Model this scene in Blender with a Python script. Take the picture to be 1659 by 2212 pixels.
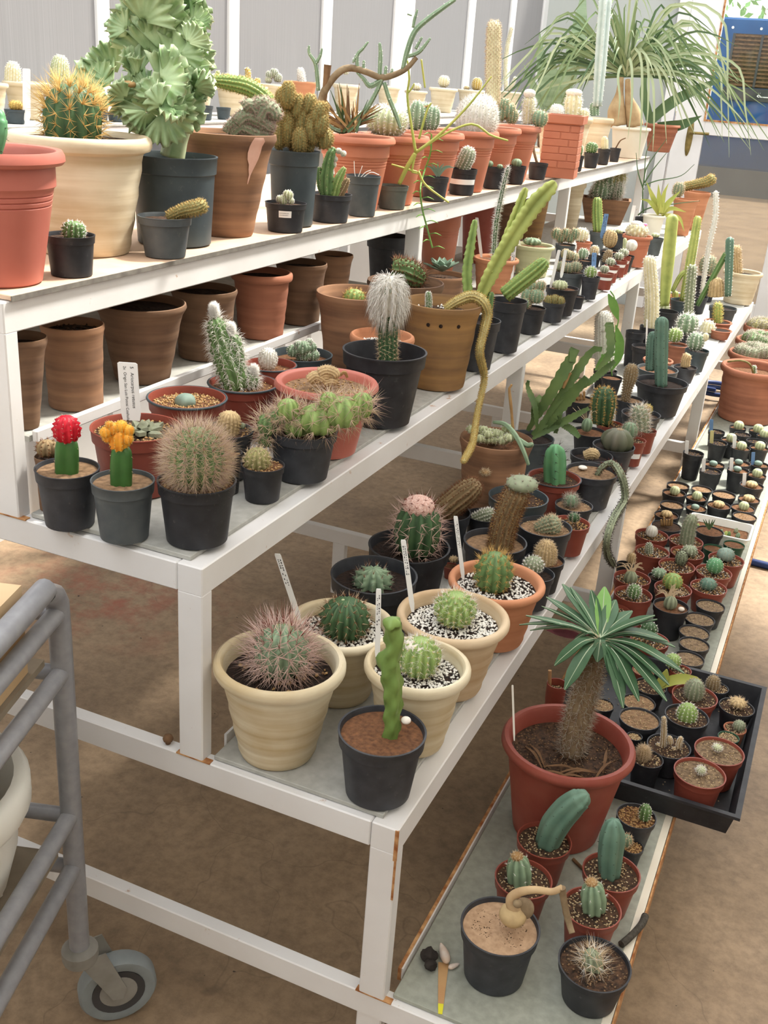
import bpy, math, random
import numpy as np
from mathutils import Vector, Matrix
for o in list(bpy.data.objects): bpy.data.objects.remove(o)
random.seed(7); RNG = np.random.default_rng(7)
SC = bpy.context.scene; COL = SC.collection
# ---------------------------------------------------------------- camera
W_, H_, F_ = 1659.0, 2212.0, 2249.22
CAMP = np.array([1.00363, -1.05198, 1.45651])
def cam_axes(yaw, pitch, roll):
    f = np.array([math.sin(yaw)*math.cos(pitch), math.cos(yaw)*math.cos(pitch), -math.sin(pitch)])
    r = np.cross(f, [0, 0, 1.]); r /= np.linalg.norm(r); u = np.cross(r, f)
    c, s = math.cos(roll), math.sin(roll)
    return c*r+s*u, -s*r+c*u, f
RT, UP, FW = cam_axes(-0.394692, 0.401265, 0.072316)
cd = bpy.data.cameras.new('camera'); cam = bpy.data.objects.new('camera', cd); COL.objects.link(cam)
m = Matrix.Identity(4)
for i in range(3):
    m[i][0] = RT[i]; m[i][1] = UP[i]; m[i][2] = -FW[i]; m[i][3] = CAMP[i]
cam.matrix_world = m
cd.sensor_fit = 'HORIZONTAL'; cd.sensor_width = 36; cd.lens = F_*36/W_; cd.clip_start = .05; cd.clip_end = 200
SC.camera = cam
# ---------------------------------------------------------------- light
wd = bpy.data.worlds.new('overcast'); SC.world = wd; wd.use_nodes = True
bg = wd.node_tree.nodes['Background']; bg.inputs[0].default_value = (.985, .99, 1, 1); bg.inputs[1].default_value = 1.65
sl = bpy.data.lights.new('sun', 'SUN'); sl.energy = 4.6; sl.angle = math.radians(9); sl.color = (1, .95, .86)
sun = bpy.data.objects.new('sun', sl); COL.objects.link(sun)
sun.rotation_euler = Vector((-.35, -.55, -1)).to_track_quat('-Z', 'Y').to_euler()
vs = SC.view_settings; vs.view_transform = 'Standard'; vs.look = 'None'; vs.gamma = 1; vs.exposure = 0.74
vs.use_curve_mapping = False
# ---------------------------------------------------------------- pixel helpers
def ray(u, v): return FW + RT*(u-W_/2)/F_ + UP*(H_/2-v)/F_
def at_d(u, v, d): return CAMP + ray(u, v)*d
def at_z(u, v, z): r = ray(u, v); return CAMP + r*((z-CAMP[2])/r[2])
def at_x(u, v, x): r = ray(u, v); return CAMP + r*((x-CAMP[0])/r[0])
def at_y(u, v, y): r = ray(u, v); return CAMP + r*((y-CAMP[1])/r[1])
def depth(p): return float((np.asarray(p)-CAMP) @ FW)
def vpx(p): q = np.asarray(p)-CAMP; return H_/2 - F_*float(q @ UP)/float(q @ FW)
# ---------------------------------------------------------------- materials
def lin(c):
    o = []
    for x in c[:3]:
        x /= 255.; o.append(x/12.92 if x <= .04045 else ((x+.055)/1.055)**2.4)
    return (*o, 1)
MATS = {}
def desat(c, f):
    y = .3*c[0]+.59*c[1]+.11*c[2]; return tuple(x*(1-f)+y*f for x in c[:3])
# name: colour, second colour, noise scale, roughness, bump, options
SPEC = dict(
 paint=((228,228,228),(218,216,214),6,.42,0,'rust'), board=((178,178,172),(160,160,153),60,.8,.12,''),
 board_peach=((214,186,160),(202,172,146),30,.8,.1,''), board_green=((164,167,156),(146,150,138),70,.75,.15,''),
 stoneblock=((92,92,88),(74,74,72),4,.9,.1,''),
 rust=((140,82,40),(205,160,110),60,.85,.3,''), board_edge=((128,124,116),(105,100,94),60,.9,.2,''),
 mull=((232,232,232),(222,222,220),4,.5,0,''), endwall=((196,198,196),(186,188,186),3,.6,0,''),
 cream=((220,210,184),(184,162,122),9,.75,.25,'band'), cream2=((210,190,160),(178,148,112),9,.75,.25,'band'),
 creamlight=((224,212,186),(192,172,138),10,.75,.2,'band'),
 clay=((162,122,92),(112,84,66),9,.85,.3,'band'), claydk=((136,106,82),(88,66,52),8,.9,.3,'band'),
 clayred=((176,116,90),(140,90,70),9,.85,.3,'band'), clayorange=((204,144,108),(178,118,84),9,.85,.25,'band'),
 clayolive=((164,126,78),(122,94,66),8,.85,.3,'band'),
 orange=((192,122,94),(180,110,84),14,.45,.03,''), redpot=((142,72,58),(128,62,50),20,.45,.04,''),
 redbig=((140,66,54),(148,78,64),30,.5,.05,''), pinkpot=((186,110,96),(176,100,86),12,.45,.03,''),
 black=((46,48,53),(62,64,69),40,.5,.06,'dust'), black2=((38,39,43),(52,53,57),40,.5,.06,'dust'), grey=((70,76,80),(86,92,94),30,.55,.06,'dust'),
 slate=((56,66,72),(70,80,84),20,.5,.05,'dust'), dustpot=((104,108,100),(80,84,80),18,.7,.08,'dust'), greenpot=((30,66,46),(40,80,56),20,.5,.03,''),
 whitepot=((232,226,210),(222,214,196),8,.5,.03,''), palegreen=((196,198,158),(178,178,138),8,.7,.1,'band'),
 soil=((86,62,44),(34,25,20),160,.95,.7,''), soilbr=((122,84,56),(84,56,38),140,.95,.6,''), soildk=((52,36,28),(24,18,15),160,.95,.8,''),
 sand=((188,158,128),(162,132,104),120,.95,.4,''), soiltan=((152,122,92),(108,84,62),130,.95,.6,''), soilgrey=((140,118,92),(84,68,52),150,.95,.6,''),
 perlite=((240,238,232),(226,222,212),40,.8,.1,''), grit=((196,162,112),(150,112,70),300,.85,.2,''), gritmix=((214,196,160),(180,150,106),300,.85,.2,''),
 splash=((232,190,172),(222,172,152),40,.8,.1,''), yard=((150,126,98),(128,106,82),3,.95,.2,''),
 g_ice=((172,192,180),(140,166,158),20,.55,.08,'rib'),
 g_dark=((58,92,50),(40,70,42),40,.5,.15,'rib'), g_mid=((92,128,66),(66,100,50),40,.5,.15,'rib'), g_light=((132,160,78),(100,132,58),40,.5,.15,'rib'),
 g_yel=((164,176,84),(120,140,60),30,.5,.12,'rib'), g_blue=((84,126,104),(62,98,84),30,.55,.12,'rib'), g_grey=((132,142,110),(100,110,84),60,.65,.15,'rib'),
 g_pale=((176,184,138),(140,150,104),50,.6,.15,'rib'), g_sage=((120,146,112),(92,118,88),40,.6,.15,'rib'), g_jade=((70,132,86),(96,156,96),26,.45,.1,'rib'), g_cereus=((74,110,92),(98,130,108),30,.55,.12,'rib'),
 g_graft=((62,116,46),(48,92,36),24,.4,.06,''), g_snake=((184,170,104),(156,140,86),40,.6,.2,'rib'), g_brown=((136,112,74),(104,84,54),60,.8,.25,'rib'), g_tan=((186,158,108),(150,122,80),60,.8,.2,'rib'),
 g_cream=((222,210,160),(196,184,124),50,.7,.15,'rib'), g_white=((226,222,206),(196,194,176),80,.8,.2,'rib'), g_gold=((196,160,70),(150,120,54),60,.8,.25,'rib'), g_olive=((144,138,80),(110,106,60),60,.8,.25,'rib'),
 g_totem=((124,156,70),(96,130,54),24,.4,.08,''), g_purple=((104,98,84),(96,110,76),10,.55,.05,''), g_lop=((140,164,148),(116,142,128),30,.6,.08,''), g_ario=((138,144,118),(112,116,92),40,.7,.1,''),
 crest=((186,206,158),(124,156,108),22,.38,.15,'crest'), red=((206,26,48),(168,14,36),50,.45,.1,''), yellow=((240,176,56),(226,140,44),40,.5,.12,''), pinkwool=((228,200,188),(196,150,136),300,.95,.5,''),
 leaf=((54,92,56),(74,110,76),20,.45,.05,''), leafy=((96,150,60),(120,170,70),20,.45,.05,''), leafrib=((186,200,168),(170,186,152),20,.6,0,''), leafdk=((66,98,58),(88,116,72),12,.4,.05,''),
 leafpony=((110,138,84),(140,160,110),8,.45,.05,''), leafpale=((160,178,134),(180,194,150),8,.5,.05,''), leafred=((150,74,84),(120,60,70),20,.5,.05,''), agave=((112,142,120),(134,160,138),18,.55,.05,''), agavebig=((156,180,146),(118,148,108),6,.45,.05,'band'),
 leafyel=((196,192,84),(160,176,70),14,.45,.03,''), epi=((104,130,66),(78,108,56),20,.45,.05,''), dry=((176,144,98),(146,110,68),40,.85,.2,''), drybr=((128,98,70),(98,72,50),40,.9,.3,''), bark=((150,132,104),(118,98,74),50,.9,.4,''), trunkpale=((206,180,140),(170,140,104),20,.8,.3,''),
 sp_tan=((222,200,168),(204,178,142),5,.7,0,''), sp_pink=((216,188,176),(194,160,148),5,.7,0,''), sp_white=((250,248,242),(240,236,226),5,.8,0,''), sp_gold=((214,178,108),(190,150,84),5,.7,0,''), sp_yel=((222,206,130),(206,186,100),5,.7,0,''), sp_dark=((64,50,40),(40,32,28),5,.7,0,''),
 sp_brown=((136,92,58),(110,72,46),5,.75,0,''), sp_grey=((184,176,160),(160,150,134),5,.8,0,''), sp_red=((128,58,42),(106,46,36),5,.75,0,''), sp_olive=((186,164,106),(156,134,82),5,.8,0,''), wool=((238,232,220),(222,214,198),200,.95,.3,''),
 tag=((244,244,242),(236,236,234),5,.4,0,''), tagblue=((120,156,200),(100,136,184),5,.4,0,''), tagyel=((214,208,150),(200,190,130),5,.5,0,''), ink=((40,40,44),(50,50,54),5,.7,0,''), tagtan=((200,160,110),(186,142,96),20,.5,0,''), lemon=((226,222,60),(220,214,50),5,.4,0,''),
 steel=((150,151,155),(136,137,142),60,.32,.05,''), rubber=((140,148,150),(124,130,132),20,.6,0,''), plate=((150,148,142),(130,128,122),30,.5,.1,''), cardboard=((206,180,144),(190,162,124),6,.85,.05,''), ply=((150,138,120),(130,118,102),20,.8,.1,''), basin=((232,232,226),(224,224,216),4,.35,0,''),
 shell=((224,216,208),(206,176,150),40,.4,.05,''), stone=((58,52,48),(36,32,30),60,.9,.5,''), pebble=((236,230,220),(216,206,190),30,.6,.05,''), rope=((84,80,72),(60,56,50),200,.95,.5,''), hose=((44,66,120),(36,56,106),10,.4,0,''), wood=((176,138,98),(150,112,76),20,.8,.1,''),
 blue=((24,88,150),(18,76,134),6,.35,.02,''), pad=((112,88,62),(70,54,40),60,.9,.3,''), darkgrey=((70,70,72),(60,60,62),10,.5,0,''), brass=((150,132,80),(110,96,56),30,.45,.1,'metal'), pinkflower=((214,110,170),(230,150,190),20,.5,0,''), fruit=((226,190,120),(200,160,90),20,.5,0,''),
)
def M(name):
    if name in MATS: return MATS[name]
    c1, c2, sc, ro, bump, opt = SPEC[name]
    if name[:2] == 'g_' or name[:4] == 'leaf' or name in ('epi', 'agave', 'agavebig'): c1, c2 = desat(c1, .16), desat(c2, .16)
    mt = bpy.data.materials.new(name); mt.use_nodes = True
    nt = mt.node_tree; N = nt.nodes; L = nt.links; b = N['Principled BSDF']
    b.inputs['Roughness'].default_value = ro
    if 'Specular IOR Level' in b.inputs: b.inputs['Specular IOR Level'].default_value = .35
    tc = N.new('ShaderNodeTexCoord'); nz = N.new('ShaderNodeTexNoise'); nz.inputs['Scale'].default_value = sc; nz.inputs['Detail'].default_value = 5
    L.new(tc.outputs['Object'], nz.inputs['Vector'])
    rp = N.new('ShaderNodeValToRGB'); rp.color_ramp.elements[0].position = .32; rp.color_ramp.elements[1].position = .68
    rp.color_ramp.elements[0].color = lin(c1); rp.color_ramp.elements[1].color = lin(c2)
    out = rp.outputs[0]; fac = nz.outputs[0]
    def mix(f, a, bcol):
        mx = N.new('ShaderNodeMix'); mx.data_type = 'RGBA'
        L.new(f, mx.inputs[0]); L.new(a, mx.inputs[6]); mx.inputs[7].default_value = bcol
        return mx.outputs[2]
    def thresh(src, lo, hi):
        r = N.new('ShaderNodeValToRGB'); r.color_ramp.elements[0].position = lo; r.color_ramp.elements[1].position = hi
        L.new(src, r.inputs[0]); return r.outputs[0]
    if opt == 'band':     # wheel-thrown bands: noise squashed along z
        mp = N.new('ShaderNodeMapping'); mp.inputs['Scale'].default_value = (.25, .25, 4.5)
        L.new(tc.outputs['Object'], mp.inputs[0]); L.new(mp.outputs[0], nz.inputs['Vector'])
        nz.inputs['Scale'].default_value = sc*1.3
        n2 = N.new('ShaderNodeTexNoise'); n2.inputs['Scale'].default_value = 14; n2.inputs['Detail'].default_value = 6
        L.new(tc.outputs['Object'], n2.inputs['Vector'])
        ad = N.new('ShaderNodeMath'); ad.operation = 'MULTIPLY_ADD'; ad.inputs[1].default_value = .45
        L.new(n2.outputs[0], ad.inputs[0])
        sb = N.new('ShaderNodeMath'); sb.operation = 'SUBTRACT'; sb.inputs[1].default_value = .225; L.new(nz.outputs[0], sb.inputs[0])
        L.new(sb.outputs[0], ad.inputs[2]); fac = ad.outputs[0]
    L.new(fac, rp.inputs[0])
    if opt == 'rust':
        n2 = N.new('ShaderNodeTexNoise'); n2.inputs['Scale'].default_value = 26; n2.inputs['Detail'].default_value = 8; n2.inputs['Roughness'].default_value = .7
        L.new(tc.outputs['Object'], n2.inputs['Vector'])
        out = mix(thresh(n2.outputs[0], .645, .72), out, lin((176,128,84)))
    if opt == 'dust':
        n2 = N.new('ShaderNodeTexNoise'); n2.inputs['Scale'].default_value = 90; n2.inputs['Detail'].default_value = 9; n2.inputs['Roughness'].default_value = .75
        L.new(tc.outputs['Object'], n2.inputs['Vector'])
        mt_ = N.new('ShaderNodeMath'); mt_.operation = 'MULTIPLY'; mt_.inputs[1].default_value = .4
        L.new(thresh(n2.outputs[0], .6, .8), mt_.inputs[0]); out = mix(mt_.outputs[0], out, lin((150,146,138)))
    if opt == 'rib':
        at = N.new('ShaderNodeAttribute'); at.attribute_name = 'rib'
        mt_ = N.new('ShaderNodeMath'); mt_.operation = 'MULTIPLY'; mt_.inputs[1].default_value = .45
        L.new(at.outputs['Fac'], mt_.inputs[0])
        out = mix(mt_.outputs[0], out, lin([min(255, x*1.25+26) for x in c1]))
    if opt == 'crest':
        at = N.new('ShaderNodeAttribute'); at.attribute_name = 'rib'
        out = mix(thresh(at.outputs['Fac'], .45, 1.), out, lin((208,220,180)))
    if opt == 'metal': b.inputs['Metallic'].default_value = .55
    L.new(out, b.inputs['Base Color'])
    if bump:
        bp = N.new('ShaderNodeBump'); bp.inputs['Strength'].default_value = bump; bp.inputs['Distance'].default_value = .004
        L.new(fac, bp.inputs['Height']); L.new(bp.outputs[0], b.inputs['Normal'])
    MATS[name] = mt; return mt
# ---------------------------------------------------------------- object helpers
def link(o, parent=None):
    COL.objects.link(o)
    if parent is not None: o.parent = parent
    return o
def tag(o, label, cat, group=None, kind=None):
    if label: o['label'] = label
    if cat: o['category'] = cat
    if group: o['group'] = group
    if kind: o['kind'] = kind
    return o
def mesh(name, V, F, mat, parent=None, smooth=True, sharp=.9, attr=None, kind=None):
    me = bpy.data.meshes.new(name); me.from_pydata([tuple(map(float, v)) for v in V], [], F)
    if smooth:
        me.shade_smooth()
        if sharp: me.set_sharp_from_angle(angle=sharp)
    if attr is not None:
        a = me.attributes.new('rib', 'FLOAT', 'POINT'); a.data.foreach_set('value', np.asarray(attr, np.float32))
    me.materials.append(M(mat) if isinstance(mat, str) else mat)
    o = link(bpy.data.objects.new(name, me), parent)
    if kind: o['kind'] = kind
    return o
def trimesh(name, V, T, mat, parent=None, kind=None, smooth=False):
    V = np.ascontiguousarray(V, np.float32); T = np.ascontiguousarray(T, np.int32)
    me = bpy.data.meshes.new(name); me.vertices.add(len(V)); me.vertices.foreach_set('co', V.ravel())
    me.loops.add(T.size); me.loops.foreach_set('vertex_index', T.ravel())
    me.polygons.add(len(T)); me.polygons.foreach_set('loop_start', np.arange(0, T.size, 3, dtype=np.int32))
    me.update(calc_edges=True); me.validate()
    if smooth: me.shade_smooth()
    me.materials.append(M(mat)); o = link(bpy.data.objects.new(name, me), parent)
    if kind: o['kind'] = kind
    return o
def empty(name, loc, label=None, cat=None, group=None, rz=0):
    e = bpy.data.objects.new(name, None); e.empty_display_size = .02; e.location = [float(x) for x in loc]; e.rotation_euler[2] = rz
    link(e); tag(e, label, cat, group); return e
def boxvf(x0, y0, z0, x1, y1, z1, bev=0):
    if bev <= 0:
        V = [(x, y, z) for z in (z0, z1) for y in (y0, y1) for x in (x0, x1)]
        return V, [(0,2,3,1),(4,5,7,6),(0,1,5,4),(2,6,7,3),(0,4,6,2),(1,3,7,5)]
    c = np.array([(x0+x1)/2, (y0+y1)/2, (z0+z1)/2]); h = np.array([x1-x0, y1-y0, z1-z0])/2; b = min(bev, *(h*.9))
    V = []; idx = {}
    for sx in (-1, 1):
        for sy in (-1, 1):
            for sz in (-1, 1):
                s = np.array([sx, sy, sz])
                for ax in range(3):
                    p = s*(h-b); p[ax] = s[ax]*h[ax]; idx[(sx, sy, sz, ax)] = len(V); V.append(tuple(c+p))
    F = []
    for ax in range(3):
        a, bb = [(1, 2), (2, 0), (0, 1)][ax]
        for s in (-1, 1):
            q = []
            for (sa, sb) in ((-1, -1), (1, -1), (1, 1), (-1, 1)):
                k = [0, 0, 0]; k[ax] = s; k[a] = sa; k[bb] = sb; q.append(idx[(*k, ax)])
            F.append(tuple(q if s > 0 else q[::-1]))
    for ax in range(3):
        a, bb = [(1, 2), (2, 0), (0, 1)][ax]
        for sa in (-1, 1):
            for sb in (-1, 1):
                k0 = [0]*3; k0[a] = sa; k0[bb] = sb; k1 = list(k0); k0[ax] = -1; k1[ax] = 1
                q = (idx[(*k0, a)], idx[(*k1, a)], idx[(*k1, bb)], idx[(*k0, bb)])
                F.append(q if sa*sb > 0 else q[::-1])
    for sx in (-1, 1):
        for sy in (-1, 1):
            for sz in (-1, 1):
                q = tuple(idx[(sx, sy, sz, ax)] for ax in range(3)); F.append(q if sx*sy*sz > 0 else q[::-1])
    return V, F
def box(name, x0, y0, z0, x1, y1, z1, mat, parent=None, bev=.002):
    V, F = boxvf(x0, y0, z0, x1, y1, z1, bev); return mesh(name, V, F, mat, parent, smooth=False)
def lathe(prof, seg, cx=0, cy=0, z=0, wob=0):
    V = []; F = []; n = len(prof)
    ph = random.random()*6
    for i in range(seg):
        a = 2*math.pi*i/seg; w = 1+wob*math.sin(2*a+ph)
        for r, zz in prof: V.append((cx+r*w*math.cos(a), cy+r*w*math.sin(a), z+zz))
    for i in range(seg):
        j = (i+1) % seg
        for k in range(n-1):
            F.append((i*n+k, j*n+k, j*n+k+1, i*n+k+1))
    return V, F
def frames(P):
    P = np.asarray(P, float); T = np.gradient(P, axis=0); T /= np.linalg.norm(T, axis=1)[:, None]+1e-12
    a = np.array([1., 0, 0]) if abs(T[0][0]) < .8 else np.array([0, 1., 0])
    X = a-T[0]*(a@T[0]); X /= np.linalg.norm(X); out = []
    for t in T:
        X = X-t*(X@t); X /= np.linalg.norm(X); out.append((X.copy(), np.cross(t, X), t))
    return out
def smooth_path(pts, n):
    P = np.asarray(pts, float)
    if len(P) == 2: t = np.linspace(0, 1, n)[:, None]; return P[0]*(1-t)+P[1]*t
    d = np.r_[0, np.cumsum(np.linalg.norm(np.diff(P, axis=0), axis=1))]; d /= d[-1]
    Q = np.vstack([2*P[0]-P[1], P, 2*P[-1]-P[-2]]); out = []
    for s in np.linspace(0, 1, n):
        i = min(max(np.searchsorted(d, s, 'right')-1, 0), len(P)-2); t = (s-d[i])/(d[i+1]-d[i]+1e-12)
        p0, p1, p2, p3 = Q[i:i+4]
        out.append(.5*(2*p1+(p2-p0)*t+(2*p0-5*p1+4*p2-p3)*t*t+(3*p1-p0-3*p2+p3)*t**3))
    return np.array(out)
def tube(name, pts, rad, mat, parent=None, seg=10, n=None, kind=None):
    n = n or max(8, 3*len(pts)); P = smooth_path(pts, n); R = np.interp(np.linspace(0, 1, n), np.linspace(0, 1, len(np.atleast_1d(rad))), np.atleast_1d(rad))
    V = []; F = []
    for p, r, (x, y, t) in zip(P, R, frames(P)):
        for k in range(seg):
            a = 2*math.pi*k/seg; V.append(p+r*(math.cos(a)*x+math.sin(a)*y))
    for i in range(n-1):
        for k in range(seg): F.append((i*seg+k, i*seg+(k+1) % seg, (i+1)*seg+(k+1) % seg, (i+1)*seg+k))
    F.append(tuple(range(seg))[::-1]); F.append(tuple((n-1)*seg+k for k in range(seg)))
    return mesh(name, V, F, mat, parent, kind=kind)
def body(name, P, R, mat, parent, ribs=10, dep=.12, tub=0, ntub=0, sharp=1.0, twist=0, spacing=None, seg=None):
    """ribbed swept body; returns object and areoles (pos, normal)"""
    n = len(P); seg = seg or (max(20, ribs*4) if ribs else 20); FR = frames(P)
    V = []; A = []; areo = []; F = []
    s = np.r_[0, np.cumsum(np.linalg.norm(np.diff(P, axis=0), axis=1))]
    rm = max(R)
    for i in range(n):
        x, y, t = FR[i]
        for k in range(seg):
            a = 2*math.pi*k/seg+twist*s[i]/(s[-1]+1e-9)
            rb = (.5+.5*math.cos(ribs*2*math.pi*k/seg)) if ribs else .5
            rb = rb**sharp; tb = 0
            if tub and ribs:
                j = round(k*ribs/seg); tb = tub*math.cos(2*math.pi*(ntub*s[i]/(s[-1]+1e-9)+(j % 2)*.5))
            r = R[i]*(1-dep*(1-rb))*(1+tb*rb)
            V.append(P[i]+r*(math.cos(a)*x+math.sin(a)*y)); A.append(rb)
    for i in range(n-1):
        for k in range(seg): F.append((i*seg+k, i*seg+(k+1) % seg, (i+1)*seg+(k+1) % seg, (i+1)*seg+k))
    F.append(tuple(range(seg))[::-1]); F.append(tuple((n-1)*seg+k for k in range(seg)))
    o = mesh(name, V, F, mat, parent, sharp=None, attr=A)
    # areoles along each rib
    nr = ribs if ribs else 14
    sp = spacing or rm*.3
    m_ = max(2, int(s[-1]/sp))
    for j in range(nr):
        off = (j % 2)*.5
        for q in range(m_):
            ss = (q+off+.25)/m_*s[-1]
            if ss > s[-1]: continue
            i = min(max(np.searchsorted(s, ss, 'right')-1, 0), n-2); f = (ss-s[i])/(s[i+1]-s[i]+1e-12)
            r = R[i]*(1-f)+R[i+1]*f
            if r < rm*.12: continue
            x, y, t = FR[i]; a = 2*math.pi*j/nr+twist*ss/(s[-1]+1e-9)
            nd = math.cos(a)*x+math.sin(a)*y; slope = (R[i+1]-R[i])/(s[i+1]-s[i]+1e-9)
            nn = nd-t*max(-4, min(4, slope)); nn /= np.linalg.norm(nn)
            areo.append((P[i]*(1-f)+P[i+1]*f+nd*r*1.0, nn))
    return o, areo
def spines(areo, n, L, mat, parent, spread=1., r=.0004, droop=0., up=0., name='spines'):
    if not areo: return None
    Pp = np.array([a[0] for a in areo]); Nn = np.array([a[1] for a in areo]); k = len(Pp)*n
    P = np.repeat(Pp, n, 0); N_ = np.repeat(Nn, n, 0)
    D = N_+RNG.normal(size=(k, 3))*spread*.7; D[:, 2] += up; D /= np.linalg.norm(D, axis=1)[:, None]+1e-9
    dn = (D*N_).sum(1); D += N_*np.maximum(0, .15-dn)[:, None]; D /= np.linalg.norm(D, axis=1)[:, None]
    Ls = L*RNG.uniform(.55, 1.1, k)[:, None]
    U = np.cross(D, RNG.normal(size=(k, 3))); U /= np.linalg.norm(U, axis=1)[:, None]+1e-9; Wv = np.cross(D, U)
    rings = []
    if droop:
        mid = P+D*Ls*.5; D2 = D+np.array([0, 0, -droop]); D2 /= np.linalg.norm(D2, axis=1)[:, None]; tip = mid+D2*Ls*.6
        for c, rr in ((P, r), (mid, r*.8)):
            for a in (0, 2.094, 4.189): rings.append(c+rr*(math.cos(a)*U+math.sin(a)*Wv))
        V = np.stack(rings+[tip], 1).reshape(-1, 3); b = (np.arange(k)*7)[:, None]
        T = np.concatenate([b+np.array(q) for q in ([0,1,4],[0,4,3],[1,2,5],[1,5,4],[2,0,3],[2,3,5],[3,4,6],[4,5,6],[5,3,6])])
    else:
        for a in (0, 2.094, 4.189): rings.append(P+r*(math.cos(a)*U+math.sin(a)*Wv))
        V = np.stack(rings+[P+D*Ls], 1).reshape(-1, 3); b = (np.arange(k)*4)[:, None]
        T = np.concatenate([b+np.array(q) for q in ([0,1,3],[1,2,3],[2,0,3])])
    return trimesh(name, V, T, mat, parent, kind='stuff')
def scatter(name, pts, size, mat, parent, jit=.5):
    """small octahedral grains joined in one part"""
    k = len(pts); P = np.asarray(pts)
    O = np.array([(1,0,0),(-1,0,0),(0,1,0),(0,-1,0),(0,0,.8),(0,0,-.8)], float)
    S = size*RNG.uniform(1-jit, 1+jit, (k, 1, 3)); a = RNG.uniform(0, 6.28, k); c, s = np.cos(a), np.sin(a)
    Q = O[None]*S; X = Q[..., 0]*c[:, None]-Q[..., 1]*s[:, None]; Y = Q[..., 0]*s[:, None]+Q[..., 1]*c[:, None]
    V = np.stack([X, Y, Q[..., 2]], -1)+P[:, None]
    T0 = np.array([(0,2,4),(2,1,4),(1,3,4),(3,0,4),(2,0,5),(1,2,5),(3,1,5),(0,3,5)])
    T = (np.arange(k)*6)[:, None, None]+T0[None]
    return trimesh(name, V.reshape(-1, 3), T.reshape(-1, 3), mat, parent, kind='stuff')
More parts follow.
